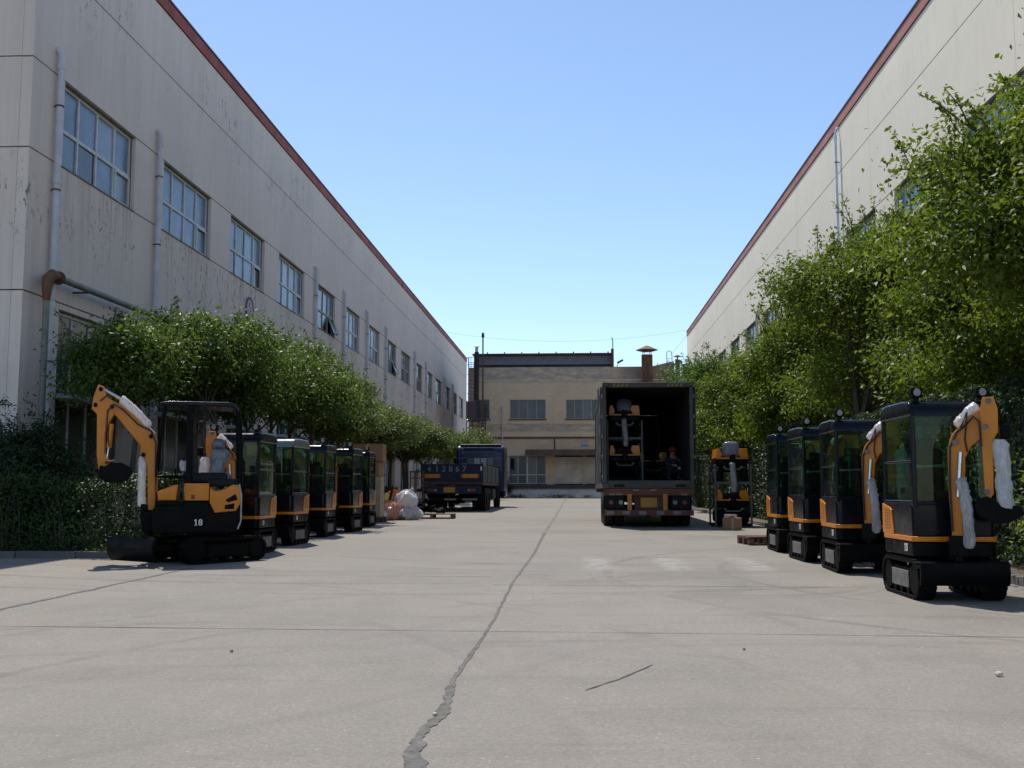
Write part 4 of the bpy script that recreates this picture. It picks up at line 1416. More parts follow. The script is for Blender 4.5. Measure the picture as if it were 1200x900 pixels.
def weeds():
    r = np.random.default_rng(61)
    P, N = [], []
    for k in range(26):
        x = r.uniform(-5.4, 8.0)
        n = int(r.uniform(15, 60))
        c = np.array([x, 87.45 - r.uniform(0, 0.12), gz(87.4) + 0.05])
        P.append(c + r.normal(0, 1, (n, 3)) * np.array([0.16, 0.04, 0.09]) + np.array([0, 0, 0.06]))
        N.append(np.tile([0, -0.5, 0.5], (n, 1)))
    o = inst(leaf_mesh("weeds", np.vstack(P), np.vstack(N), 0.12, M['leafD'], 0.4, 61), "weeds")
    tag(o, kind="stuff")
weeds()

# ------------------------------------------------------------------ excavators
def track_parts(root, x, halflen, h, w, mir, plate_side):
    """crawler: rubber belt with lugs, side frame, wheels; axis along Y"""
    r = h / 2
    pts = []
    n = 9
    for k in range(n + 1):
        a = math.pi / 2 - math.pi * k / n
        pts.append((halflen - r + r * math.cos(a), r + r * math.sin(a)))
    for k in range(n + 1):
        a = -math.pi / 2 - math.pi * k / n
        pts.append((-halflen + r + r * math.cos(a), r + r * math.sin(a)))
    mb = MB(mir)
    t = 0.035
    N = len(pts)
    vs = []
    cx = [(0, r)]
    inner = []
    for (y, z) in pts:
        cy = max(-halflen + r, min(halflen - r, y))
        d = Vector((y - cy, z - r))
        d = d.normalized() * (r - t)
        inner.append((cy + d.x, r + d.y))
    for i in range(N):
        for (px, q) in ((x - w / 2, pts[i]), (x + w / 2, pts[i]), (x + w / 2, inner[i]), (x - w / 2, inner[i])):
            vs.append((px, q[0], q[1]))
    fs = []
    for i in range(N):
        j = (i + 1) % N
        for q in range(4):
            p = (q + 1) % 4
            fs.append((4 * i + q, 4 * j + q, 4 * j + p, 4 * i + p))
    mb.add(vs, fs)
    # lugs round the loop
    loop = []
    per = []
    for i in range(N):
        j = (i + 1) % N
        a, b = Vector(pts[i]), Vector(pts[j])
        m_ = max(1, int(round((b - a).length / 0.075)))
        for k in range(m_):
            loop.append((a.lerp(b, (k + 0.5) / m_), (b - a).normalized()))
    for k, (p, tt) in enumerate(loop):
        if k % 1 == 0:
            ang = math.atan2(tt.y, tt.x)
            mb.box((x, p.x, p.y), (w * 1.0, 0.03, 0.022), Euler((ang, 0, 0)).to_matrix())
    belt = mb.build("track", M['rubber'], root)
    fr = MB(mir)
    fr.box((x, 0, r), (w * 0.7, halflen * 2 - h * 0.95, h * 0.55), bev=0.02)
    for y in (-halflen + r, halflen - r):
        fr.cyl((x - w * 0.42, y, r), (x + w * 0.42, y, r), r - t - 0.012, n=18)
    for k in range(3):
        y = (-halflen + r) + (2 * halflen - 2 * r) * (k + 1) / 4
        fr.cyl((x - w * 0.40, y, 0.085), (x + w * 0.40, y, 0.085), 0.052, n=12)
    fr.build("track_frame", M['iron'], belt)
    s = 1 if plate_side > 0 else -1
    xo = x + s * w * 0.5
    pl = MB(mir)
    L = (halflen * 2 - h * 1.25) * 0.74
    pl.box((xo - s * 0.012, 0, r * 0.95), (0.012, L, h * 0.44), bev=0.004, seg=1)
    po = pl.build("side_plate", M['plate'], belt)
    sl = MB(mir)
    for (y, z, a, b) in ((0, 0.02, 0.03, 0.09), (-L * 0.1, 0.06, 0.1, 0.03), (L * 0.1, -0.05, 0.09, 0.03), (-L * 0.35, -0.08, 0.07, 0.05), (L * 0.33, -0.08, 0.07, 0.05), (-L * 0.12, -0.09, 0.05, 0.04), (L * 0.38, 0.07, 0.04, 0.03)):
        sl.box((xo - s * 0.004, y, r + z), (0.006, a, b))
    return belt

def wrapped(root, name, pts, r, m, mir=False, seed=1, n=12, tail=True):
    """something bagged in plastic: a lumpy tube"""
    rr = random.Random(seed)
    P = [Vector(p) for p in pts]
    Q, RR = [], []
    K = 9
    for i in range(len(P) - 1):
        for k in range(K if i < len(P) - 2 else K + 1):
            t = k / K
            Q.append(P[i].lerp(P[i + 1], t) + Vector((rr.gauss(0, r * 0.03), rr.gauss(0, r * 0.03), 0)))
            RR.append(r * (1 + rr.gauss(0, 0.045)))
    RR[0] *= 0.7
    RR[-1] *= 0.65
    mb = MB(mir)
    n = 18
    mb.tube(Q, RR, n)
    # folds running along the bag
    ph, amp = [rr.uniform(0, 6.28) for _ in range(n)], [rr.uniform(-0.11, 0.11) for _ in range(n)]
    nv = []
    for i, v in enumerate(mb.v):
        c, k = Q[i // n], i % n
        f = 1 + amp[k] * math.sin(ph[k] + (i // n) * 0.55) + rr.gauss(0, 0.02)
        nv.append(tuple(c + (Vector(v) - c) * f))
    mb.v = nv
    return mb.build(name, m, root)

def cab_excavator(mir, label, group, rz=0.0):
    """front faces -Y, road side at -X (mirrored: +X), boom swung away from the road"""
    e = empty("mini_excavator", (0, 0, 0), 0, label, "excavator", group)
    for x in (-0.375, 0.375):
        track_parts(e, x, 0.64, 0.40, 0.20, mir, 1 if x > 0 else -1)
    MB(mir).box((0, 0, 0.30), (0.56, 0.62, 0.16), bev=0.03).cyl((0, 0, 0.36), (0, 0, 0.46), 0.26, n=24).build("undercarriage", M['iron'], e)
    # dozer blade in front: curved plate on two arms
    prof = [(-0.70, 0.16), (-0.725, 0.23), (-0.735, 0.31), (-0.725, 0.385), (-0.70, 0.40), (-0.705, 0.31), (-0.695, 0.23), (-0.67, 0.155)]
    b = MB(mir).plate(prof, -0.475, 0.475, lambda u, v, d: Vector((d, u, v)), 0.004)
    for x in (-0.2, 0.2):
        b.box((x, -0.5, 0.24), (0.07, 0.42, 0.07), bev=0.01)
    b.build("dozer_blade", M['black'], e)
    # lower body and orange belt line
    def rounded(x0, x1, y0, y1, rad, n=5):
        o = []
        for (cx, cy, a0) in ((x1 - rad, y1 - rad, 0), (x0 + rad, y1 - rad, 90), (x0 + rad, y0 + rad, 180), (x1 - rad, y0 + rad, 270)):
            for k in range(n + 1):
                a = R(a0 + 90 * k / n)
                o.append((cx + rad * math.cos(a), cy + rad * math.sin(a)))
        return o
    XY = lambda u, v, d: Vector((u, v, d))
    MB(mir).plate(rounded(-0.455, 0.455, -0.50, 0.62, 0.09), 0.43, 0.585, XY, 0.015).build("lower_body", M['black'], e)
    MB(mir).plate(rounded(-0.465, 0.465, -0.51, 0.63, 0.095), 0.588, 0.64, XY, 0.006).build("belt_stripe", M['orange'], e)
    MB(mir).plate(rounded(-0.45, 0.45, -0.49, 0.615, 0.085), 0.642, 0.99, XY, 0.012).build("engine_hood", M['cabblack'], e)
    # louvres and number low on the road side
    lv = MB(mir)
    for k in range(5):
        lv.box((-0.458, 0.42, 0.455 + k * 0.024), (0.008, 0.22, 0.010))
    lv.build("louvre", M['iron'], e, smooth=False)
    tm = text_mesh("10", 0.115, M['white'])
    s = -1 if not mir else 1
    inst(tm, "number_decal", e, (s * 0.4585, -0.22, 0.515), (R(90), 0, R(-90) if not mir else R(90)))
    # orange vent panel at the rear corner of the road side, with its holes
    vp = [(0.20, 0.642), (0.60, 0.642), (0.60, 0.97), (0.34, 0.93), (0.26, 0.90), (0.20, 0.70)]
    vpo = MB(mir).plate(vp, -0.462, -0.445, lambda u, v, d: Vector((d, u, v)), 0.004).build("vent_panel", M['orange'], e)
    vh = MB(mir)
    for a in range(3):
        for c in range(7):
            vh.cyl((-0.4625, 0.33 + a * 0.075, 0.70 + c * 0.033), (-0.4645, 0.33 + a * 0.075, 0.70 + c * 0.033), 0.011, n=8)
    vh.build("vent_hole", M['hose'], vpo)
    vo2 = MB(mir).plate(vp, 0.445, 0.462, lambda u, v, d: Vector((d, u, v)), 0.004).build("vent_panel", M['orange'], e)
    # cab: posts, rails, roof
    cab = MB(mir)
    xo, yf, yr, zb, zt = 0.425, -0.47, 0.56, 0.97, 1.90
    for (x, y) in ((-xo, yf), (xo, yf), (-xo, yr), (xo, yr)):
        cab.box((x, y, (zb + zt) / 2), (0.048, 0.06, zt - zb + 0.06), bev=0.014, seg=2)
    for x in (-xo, xo):
        cab.box((x, (yf + yr) / 2, zb + 0.015), (0.05, yr - yf, 0.05), bev=0.012)
        cab.box((x, (yf + yr) / 2, 1.42), (0.035, yr - yf - 0.05, 0.028), bev=0.008)
    for y in (yf, yr):
        cab.box(((0), y, zb + 0.012), (2 * xo, 0.05, 0.045), bev=0.012)
    cab.box((0.10, yf, 1.0), (0.03, 0.035, 0.01), bev=0.003)
    co = cab.build("cab_frame", M['cabblack'], e)
    rp = [(-0.50, 1.885), (-0.50, 1.95), (-0.475, 2.01), (-0.42, 2.045), (-0.2, 2.06), (0.35, 2.06), (0.52, 2.04), (0.585, 1.98), (0.595, 1.885)]
    MB(mir).plate(rp, -0.46, 0.46, lambda u, v, d: Vector((d, u, v)), 0.024).build("roof", M['cabblack'], e)
    # glass
    def pane(y0, y1, z0, z1, x):
        MB(mir).span((x - 0.003, y0, z0), (x + 0.003, y1, z1)).build("window_pane", M['cabglass'], e, smooth=False)
    for x in (-xo, xo):
        pane(yf + 0.035, yr - 0.035, zb + 0.04, 1.405, x)
        pane(yf + 0.035, yr - 0.035, 1.435, zt, x)
    MB(mir).span((-xo + 0.03, yf - 0.003, 0.80), (xo - 0.03, yf + 0.003, zt)).build("windscreen", M['cabglass'], e, smooth=False)
    MB(mir).span((-xo + 0.03, yr - 0.003, zb + 0.03), (xo - 0.03, yr + 0.003, zt)).build("rear_window", M['cabglass'], e, smooth=False)
    MB(mir).tube([(0.05, yf - 0.02, 1.84), (-0.02, yf - 0.022, 1.35)], 0.008, 6).build("wiper", M['hose'], e)
    # inside: seat, console, levers, bright rail
    st = MB(mir)
    st.box((0, 0.18, 1.05), (0.42, 0.42, 0.12), bev=0.045, seg=3).box((0, 0.38, 1.33), (0.40, 0.10, 0.50), (R(-8), 0, 0), 0.045, 3).box((0, 0.42, 1.63), (0.24, 0.08, 0.13), (R(-8), 0, 0), 0.035, 3)
    st.build("seat", M['seat'], e)
    cs = MB(mir)
    for x in (-0.29, 0.29):
        cs.box((x, 0.05, 1.08), (0.12, 0.45, 0.14), bev=0.03)
        cs.cyl((x, -0.12, 1.12), (x, -0.15, 1.36), 0.014, n=8).box((x, -0.155, 1.39), (0.045, 0.045, 0.09), bev=0.018)
    cs.box((0.18, yf + 0.07, 1.12), (0.16, 0.06, 0.14), bev=0.015)
    cs.build("control_console", M['darkgrey'], e)
    MB(mir).tube([(-xo + 0.05, yf + 0.05, 1.36), (0.0, yf + 0.06, 1.375), (xo - 0.06, yf + 0.05, 1.36)], 0.013, 8).build("grab_rail", M['trim'], e)
    MB(mir).span((-0.36, yf + 0.012, 0.84), (0.36, yf + 0.03, 0.93)).build("floor_edge", M['orange'], e, smooth=False)
    MB(mir).box((0.02, 0.05, 0.955), (0.78, 0.98, 0.03)).build("cab_floor", M['darkgrey'], e, smooth=False)
    # work lights on the roof's front edge
    for x in (-0.36, 0.36):
        wl = MB(mir).box((x, -0.42, 2.075), (0.05, 0.06, 0.04)).box((x, -0.43, 2.135), (0.125, 0.10, 0.105), bev=0.012).build("work_light", M['black'], e)
        MB(mir).cyl((x, -0.477, 2.135), (x, -0.488, 2.135), 0.042, 0.038, n=16).build("lamp_lens", M['lens'], wl)
    # boom group, swung sideways
    A = R(22)
    ux, uy = math.cos(A), -math.sin(A)
    ox, oy = -0.03, -0.66
    def fn(u, v, d):
        return Vector((ox + ux * u - uy * d, oy + uy * u + ux * d, v))
    kg = MB(mir)
    kg.box((ox, -0.55, 0.50), (0.20, 0.18, 0.20), bev=0.03).cyl((ox, -0.64, 0.40), (ox, -0.64, 0.62), 0.055, n=14)
    kg.plate([(-0.10, 0.46), (0.10, 0.46), (0.07, 0.66), (-0.10, 0.66)], -0.09, -0.055, fn, 0.006)
    kg.plate([(-0.10, 0.46), (0.10, 0.46), (0.07, 0.66), (-0.10, 0.66)], 0.055, 0.09, fn, 0.006)
    kg.build("swing_bracket", M['black'], e)
    bo = [(-0.065, 0.56), (0.045, 0.56), (0.05, 1.1), (0.09, 1.31), (0.095, 1.44), (0.16, 1.556), (0.275, 1.64), (0.34, 1.71), (0.335, 1.80), (0.265, 1.93), (0.14, 1.87), (-0.035, 1.675), (-0.08, 1.53), (-0.085, 1.1)]
    MB(mir).plate(bo, -0.055, 0.055, fn, 0.014).build("boom", M['orange'], e)
    ar = [(0.29, 2.05), (0.40, 2.05), (0.435, 1.93), (0.43, 1.70), (0.375, 1.62), (0.36, 1.08), (0.32, 1.02), (0.275, 1.08), (0.265, 1.55), (0.25, 1.70), (0.265, 1.95)]
    AR = MB(mir)
    AR.plate(ar, -0.085, -0.06, fn, 0.006).plate(ar, 0.06, 0.085, fn, 0.006)
    AR.plate([(0.30, 1.68), (0.40, 1.68), (0.36, 1.09), (0.285, 1.09)], -0.058, 0.058, fn, 0.01)
    ao = AR.build("arm", M['orange'], e)
    for (u, v) in ((0.31, 1.75), (0.345, 2.01), (0.30, 1.10), (0.0, 1.60)):
        MB(mir).cyl(fn(u, v, -0.098), fn(u, v, 0.098), 0.019, n=12).cyl(fn(u, v, -0.092), fn(u, v, 0.092), 0.03, n=12).build("pivot_pin", M['plate'], ao)
    bk = [(0.19, 1.03), (0.30, 1.055), (0.40, 0.99), (0.62, 0.955), (0.645, 0.90), (0.60, 0.845), (0.48, 0.79), (0.34, 0.79), (0.22, 0.86), (0.165, 0.95)]
    BK = MB(mir)
    BK.plate(bk, -0.13, -0.115, fn, 0.003).plate(bk, 0.115, 0.13, fn, 0.003)
    BK.plate([(0.60, 0.86), (0.48, 0.80), (0.34, 0.80), (0.20, 0.86), (0.17, 0.95), (0.22, 1.02), (0.235, 1.0), (0.20, 0.94), (0.215, 0.88), (0.34, 0.825), (0.48, 0.825), (0.585, 0.88)], -0.115, 0.115, fn, 0.003)
    for k in range(4):
        d = -0.095 + k * 0.063
        BK.plate([(0.60, 0.85), (0.69, 0.90), (0.60, 0.89)], d - 0.014, d + 0.014, fn, 0.003)
    BK.build("bucket", M['black'], e)
    lk = MB(mir)
    lk.cyl(fn(0.30, 1.10, -0.05), fn(0.40, 1.04, -0.05), 0.024, n=8).cyl(fn(0.30, 1.10, 0.05), fn(0.40, 1.04, 0.05), 0.024, n=8)
    lk.build("bucket_link", M['iron'], e)
    # cylinders, some bagged in plastic
    MB(mir).cyl(fn(0.01, 1.05, -0.10), fn(0.05, 1.50, -0.08), 0.022, n=12).build("boom_rod", M['chrome'], e)
    wrapped(e, "bagged_cylinder", [fn(0.10, 0.54, -0.13), fn(0.10, 0.85, -0.13), fn(0.075, 1.10, -0.12), fn(0.03, 1.24, -0.11)], 0.058, M['wrapgrey'], mir, 3)
    wrapped(e, "bagged_cylinder", [fn(0.02, 1.76, 0.0), fn(0.14, 1.90, 0.0), fn(0.24, 1.97, 0.0)], 0.058, M['wrap'], mir, 4)
    wrapped(e, "bagged_cylinder", [fn(0.44, 1.62, -0.07), fn(0.46, 1.35, -0.08), fn(0.46, 1.05, -0.09), fn(0.48, 0.96, -0.08)], 0.078, M['wrap'], mir, 5)
    h = MB(mir)
    for d in (-0.066, -0.078):
        h.tube([fn(-0.06, 0.7, d), fn(-0.07, 1.2, d), fn(-0.055, 1.55, d), fn(0.02, 1.70, d), fn(0.12, 1.78, d - 0.01), fn(0.19, 1.86, d - 0.03), fn(0.25, 1.80, d - 0.03), fn(0.26, 1.55, d - 0.02)], 0.011, 7)
    h.tube([fn(0.05, 1.72, -0.07), fn(0.13, 1.90, -0.10), fn(0.10, 1.62, -0.10), fn(0.12, 1.50, -0.075)], 0.010, 6)
    h.build("hose", M['hose'], e)
    # boarding step and mirror
    MB(mir).tube([(xo + 0.02, yf - 0.03, 1.55), (xo + 0.12, yf - 0.10, 1.60), (xo + 0.12, yf - 0.10, 1.66)], 0.009, 6).box((xo + 0.12, yf - 0.11, 1.72), (0.10, 0.025, 0.14), bev=0.012).build("mirror", M['black'], e)
    return e

GEX = "cab excavators parked in the right hand row"
GEL = "cab excavators parked in the left hand row"
protoR = cab_excavator(False, "nearest orange and black cab excavator on the right, its boom bagged in plastic", GEX)
# track corner nearest the road stands at (3.37, front)
for k, (x, y, rz, lab) in enumerate(((3.84, 11.82, 0.0, None),
        (3.86, 15.10, R(-2), "second cab excavator from the camera in the right hand row"),
        (3.82, 17.12, R(1), "third cab excavator from the camera in the right hand row"),
        (3.86, 19.40, R(-1), "farthest cab excavator on the right, beside the small wooden pallet"))):
    o = protoR if k == 0 else copy_tree(protoR)
    o.location = (x + 0.06, y, gz(y) + 0.004)
    o.rotation_euler.z = rz
    o.scale = (0.93, 1, 1)
    if lab: o["label"] = lab
protoL = cab_excavator(True, "cab excavator directly behind the canopy excavator, two lamps on its roof", GEL)
for k, (x, y, rz, lab) in enumerate(((-5.79, 18.27, R(1), None),
        (-5.89, 20.92, R(-2), "pale roofed cab excavator without roof lamps in the left row"),
        (-6.03, 24.10, R(1), "left row cab excavator just right of the pale roofed one"),
        (-5.92, 26.57, R(-1), "second to last cab excavator of the left row"),
        (-6.12, 29.57, R(2), "last cab excavator of the left row, in front of the carton stack"))):
    o = protoL if k == 0 else copy_tree(protoL)
    o.location = (x, y, gz(y) + 0.004)
    o.rotation_euler.z = rz
    if lab: o["label"] = lab
    if k == 1:
        for ch in KIDS(o):
            if ch.name.startswith("roof"):
                ch.data = ch.data.copy(); ch.data.materials[0] = M['paleroof']
            if ch.name.startswith("work_light"):
                for q in KIDS(ch):
                    bpy.data.objects.remove(q)
                bpy.data.objects.remove(ch)

def canopy_excavator():
    """larger open machine seen from its side; front faces -X"""
    e = empty("mini_excavator", (-5.70, 16.35, gz(16.35) + 0.004), R(20), "orange excavator with an open black canopy and number 18 on its side", "excavator")
    TURN = R(37)
    for x in (-0.40, 0.40):
        tk = track_parts(e, x, 0.74, 0.37, 0.23, False, 1 if x > 0 else -1)
        tk.rotation_euler.z = R(90) + TURN
        for q in KIDS(tk):
            if q.name.startswith('side_plate'):
                q.data.materials[0] = M['iron']
    MB().box((0, 0, 0.30), (0.62, 0.7, 0.18), bev=0.03).cyl((0, 0, 0.36), (0, 0, 0.46), 0.3, n=24).build("turntable", M['iron'], e, rot=(0, 0, TURN))
    prof = [(-1.30, 0.06), (-1.36, 0.14), (-1.375, 0.24), (-1.36, 0.34), (-1.33, 0.40), (-1.30, 0.40), (-1.325, 0.32), (-1.335, 0.24), (-1.32, 0.15), (-1.27, 0.06)]
    b = MB().plate(prof, -0.55, 0.55, lambda u, v, d: Vector((u, d, v)), 0.004)
    for y in (-0.25, 0.25):
        b.box((-0.98, y, 0.24), (0.68, 0.08, 0.09), (0, R(4), 0), 0.015)
    b.build("dozer_blade", M['black'], e, rot=(0, 0, TURN))
    Y0, Y1 = -0.50, 0.50
    # black lower body
    lb = [(-0.80, 0.44), (0.40, 0.44), (0.47, 0.52), (0.50, 0.75), (0.45, 0.86), (0.05, 0.80), (-0.02, 0.92), (-0.72, 0.92), (-0.80, 0.80)]
    MB().plate(lb, Y0, Y1, XZ(), 0.02).build("lower_body", M['black'], e)
    fl = [(-0.80, 0.80), (-0.42, 0.80), (-0.42, 0.95), (-0.80, 0.95)]
    # orange bodywork: front cowl, engine cover, rear cover with two grilles
    MB().plate([(-0.73, 0.93), (-0.47, 0.93), (-0.44, 1.165), (-0.50, 1.165), (-0.62, 1.12), (-0.74, 1.06)], Y0 - 0.01, Y1 + 0.01, XZ(), 0.02).build("front_cowl", M['orange'], e)
    MB().plate([(-0.38, 0.93), (0.0, 0.93), (0.0, 1.19), (-0.38, 1.19)], Y0 - 0.012, Y1 + 0.012, XZ(), 0.012).build("engine_cover", M['orange'], e)
    rc = [(0.01, 0.90), (0.09, 0.745), (0.40, 0.775), (0.47, 0.90), (0.49, 1.02), (0.44, 1.165), (0.34, 1.17), (0.22, 1.10), (0.10, 1.07), (0.01, 1.12)]
    rco = MB().plate(rc, Y0 - 0.015, Y1 + 0.015, XZ(), 0.016).build("rear_cover", M['orange'], e)
    MB().plate([(0.24, 0.94), (0.39, 1.03), (0.42, 0.94), (0.28, 0.90)], Y0 - 0.017, Y0 - 0.012, XZ(), 0.0015).plate([(0.235, 0.86), (0.38, 0.89), (0.37, 0.80), (0.235, 0.80)], Y0 - 0.017, Y0 - 0.012, XZ(), 0.0015).build("grille", M['iron'], rco)
    MB().box((-0.23, Y0 - 0.014, 0.985), (0.05, 0.006, 0.06)).build("cover_latch", M['rust'], e, smooth=False)
    MB().plate([(-0.74, 0.86), (-0.36, 0.86), (-0.36, 0.925), (-0.74, 0.925)], Y0 - 0.05, Y1 + 0.05, XZ(), 0.01).build("floor_step", M['black'], e)
    MB().tube([(0.44, Y0 - 0.02, 1.18), (0.475, Y0 - 0.02, 1.0), (0.475, Y0 - 0.02, 0.62), (0.43, Y0 - 0.02, 0.50)], 0.012, 8).build("grab_rail", M['trim'], e)
    inst(text_mesh("18", 0.13, M['white']), "number_decal", e, (-0.145, Y0 - 0.004, 0.60), (R(90), 0, 0))
    # seat wrapped in plastic, side console, levers
    st = MB()
    st.box((0.08, 0.0, 1.28), (0.50, 0.46, 0.16), bev=0.06, seg=3).box((0.13, 0, 1.46), (0.22, 0.46, 0.34), (0, R(8), 0), 0.07, 3).box((0.15, 0, 1.60), (0.28, 0.46, 0.26), (0, R(6), 0), 0.08, 3).box((0.13, 0, 1.80), (0.20, 0.28, 0.17), (0, R(6), 0), 0.06, 3)
    st.build("seat", M['wrapblue'], e)
    MB().box((-0.06, -0.30, 1.27), (0.66, 0.14, 0.16), bev=0.04).box((0.0, 0.30, 1.27), (0.6, 0.14, 0.16), bev=0.04).box((0.22, 0, 1.20), (0.5, 0.8, 0.12), bev=0.03).build("side_console", M['seat'], e)
    lv = MB()
    for y in (-0.29, 0.29):
        lv.cyl((-0.33, y, 1.3), (-0.38, y, 1.47), 0.012, n=8)
    for y in (-0.1, 0.1):
        lv.cyl((-0.52, y, 0.95), (-0.50, y, 1.42), 0.012, n=8)
    lv.build("lever", M['black'], e)
    wrapped(e, "bagged_lever", [(-0.37, -0.29, 1.38), (-0.385, -0.29, 1.47), (-0.39, -0.29, 1.53)], 0.055, M['wrap'], seed=8)
    # canopy roof on four posts
    rp = [(-0.74, 2.385), (-0.73, 2.405), (-0.60, 2.425), (0.25, 2.425), (0.35, 2.40), (0.40, 2.33), (0.42, 2.27), (0.39, 2.27), (0.355, 2.32), (0.30, 2.345), (0.0, 2.355), (-0.60, 2.355), (-0.73, 2.36)]
    MB().plate(rp, -0.50, 0.50, XZ(), 0.018).build("canopy_roof", M['cabblack'], e)
    for y in (-0.46, 0.46):
        MB().tube([(0.395, y, 2.30), (0.43, y, 2.10), (0.455, y, 1.6), (0.46, y, 1.15)], 0.032, 8).build("canopy_post", M['black'], e)
        MB().box((-0.30, y, 1.64), (0.09, 0.06, 1.44), bev=0.012).build("canopy_post", M['black'], e)
        MB().tube([(-0.68, y, 2.37), (-0.74, y, 1.9), (-0.77, y, 1.3), (-0.74, y, 1.29), (-0.30, y, 1.285)], 0.017, 8).build("front_bar", M['black'], e)
    MB().tube([(-0.77, -0.46, 1.32), (-0.77, 0.46, 1.32)], 0.016, 8).build("front_bar", M['black'], e)
    first_boom = len(COL.objects)
    # boom group in the machine's own plane, slightly towards the camera
    yb = -0.12
    def P(dy0, dy1):
        return yb + dy0, yb + dy1
    kb = MB().box((-0.97, yb, 0.62), (0.34, 0.26, 0.34), bev=0.04).cyl((-1.02, yb, 0.40), (-1.02, yb, 0.80), 0.075, n=14)
    kb.box((-1.10, yb, 0.76), (0.12, 0.2, 0.24), bev=0.02)
    kb.build("swing_bracket", M['black'], e)
    bo = [(-1.04, 0.66), (-0.89, 0.70), (-0.885, 1.2), (-0.90, 1.81), (-0.95, 1.95), (-1.12, 2.10), (-1.54, 2.37), (-1.71, 2.44), (-1.76, 2.36), (-1.72, 2.26), (-1.62, 2.19), (-1.2, 1.76), (-1.195, 1.62), (-1.12, 1.58), (-1.07, 1.46), (-1.045, 1.0)]
    MB().plate(bo, *P(-0.075, 0.075), XZ(), 0.02).build("boom", M['orange'], e)
    ar = [(-1.95, 2.67), (-1.85, 2.64), (-1.82, 2.52), (-1.68, 2.42), (-1.66, 2.22), (-1.73, 2.12), (-1.80, 1.95), (-1.80, 1.65), (-1.70, 1.50), (-1.72, 1.44), (-1.88, 1.33), (-1.93, 1.62), (-1.95, 2.22), (-2.04, 2.30), (-2.02, 2.48)]
    ao = MB().plate(ar, *P(-0.09, 0.09), XZ(), 0.016).build("arm", M['orange'], e)
    for (u, v) in ((-1.70, 2.34), (-1.90, 2.60), (-1.84, 1.42), (-0.97, 0.72), (-1.02, 1.90), (-1.98, 2.36), (-1.14, 1.62)):
        MB().cyl((u, yb - 0.105, v), (u, yb + 0.105, v), 0.034, n=12).build("pivot_pin", M['iron'], ao)
    # rod between arm and bucket with a link
    MB().cyl((-1.70, yb - 0.07, 2.08), (-1.73, yb - 0.07, 1.72), 0.042, n=12).build("bucket_cylinder", M['orange'], e)
    MB().cyl((-1.73, yb - 0.07, 1.74), (-1.76, yb - 0.07, 1.52), 0.018, n=10).cyl((-1.90, yb, 1.62), (-1.885, yb, 1.37), 0.016, n=8).build("bucket_rod", M['chrome'], e)
    bk = [(-1.90, 1.38), (-1.80, 1.43), (-1.66, 1.50), (-1.50, 1.50), (-1.36, 1.43), (-1.33, 1.34), (-1.38, 1.26), (-1.52, 1.19), (-1.74, 1.20), (-1.88, 1.28)]
    BK = MB().plate(bk, *P(-0.22, -0.20), XZ(), 0.004).plate(bk, *P(0.20, 0.22), XZ(), 0.004)
    BK.plate([(-1.90, 1.36), (-1.88, 1.28), (-1.74, 1.20), (-1.52, 1.19), (-1.38, 1.26), (-1.33, 1.34), (-1.345, 1.345), (-1.40, 1.275), (-1.53, 1.215), (-1.73, 1.225), (-1.855, 1.295), (-1.875, 1.36)], *P(-0.20, 0.20), XZ(), 0.004)
    BK.box((-1.62, yb, 1.45), (0.26, 0.12, 0.10), bev=0.02)
    for k in range(4):
        d = yb - 0.16 + k * 0.107
        BK.box((-1.91, d, 1.38), (0.06, 0.04, 0.05), (0, R(40), 0), 0.008)
    BK.build("bucket", M['black'], e)
    MB().cyl((-1.78, yb - 0.1, 1.50), (-1.62, yb - 0.1, 1.52), 0.02, n=8).cyl((-1.84, yb + 0.1, 1.44), (-1.66, yb + 0.1, 1.50), 0.02, n=8).build("bucket_link", M['rust'], e)
    wrapped(e, "bagged_cylinder", [(-1.56, yb - 0.02, 2.47), (-1.30, yb - 0.02, 2.27), (-1.05, yb - 0.02, 2.04)], 0.075, M['wrap'], seed=9)
    MB().cyl((-1.05, yb - 0.02, 2.04), (-0.95, yb - 0.02, 1.95), 0.03, n=10).cyl((-1.90, yb - 0.02, 2.62), (-1.55, yb - 0.02, 2.46), 0.024, n=10).build("arm_rod", M['chrome'], e)
    wrapped(e, "bagged_cylinder", [(-1.155, yb, 1.60), (-1.16, yb, 1.25), (-1.15, yb, 0.95), (-1.13, yb, 0.84)], 0.072, M['wrap'], seed=10)
    h = MB()
    for d in (-0.09, -0.105):
        h.tube([(-0.93, yb + d, 0.62), (-0.90, yb + d, 1.0), (-0.93, yb + d, 1.5), (-0.93, yb + d, 1.80), (-1.02, yb + d, 1.98), (-1.25, yb + d, 2.08), (-1.50, yb + d, 2.29), (-1.66, yb + d, 2.38), (-1.77, yb + d, 2.28), (-1.78, yb + d, 2.02), (-1.72, yb + d, 1.74)], 0.013, 8)
    h.tube([(-1.90, yb - 0.11, 2.42), (-1.80, yb - 0.12, 2.50), (-1.70, yb - 0.11, 2.46)], 0.012, 8)
    h.build("hose", M['hose'], e)
    for o in list(COL.objects)[first_boom:]:
        if o.parent is e:
            o.scale.x, o.location.x = 0.84, -0.010
    h = MB()
    h.tube([(-0.44, Y0 - 0.02, 0.93), (-0.42, Y0 - 0.03, 1.06), (-0.41, Y0 - 0.02, 1.20)], 0.014, 8)
    h.tube([(-0.36, Y0 - 0.02, 0.93), (-0.38, Y0 - 0.03, 1.08), (-0.37, Y0 - 0.02, 1.20)], 0.014, 8)
    h.build("hose", M['hose'], e)
    return e
canopy_excavator()

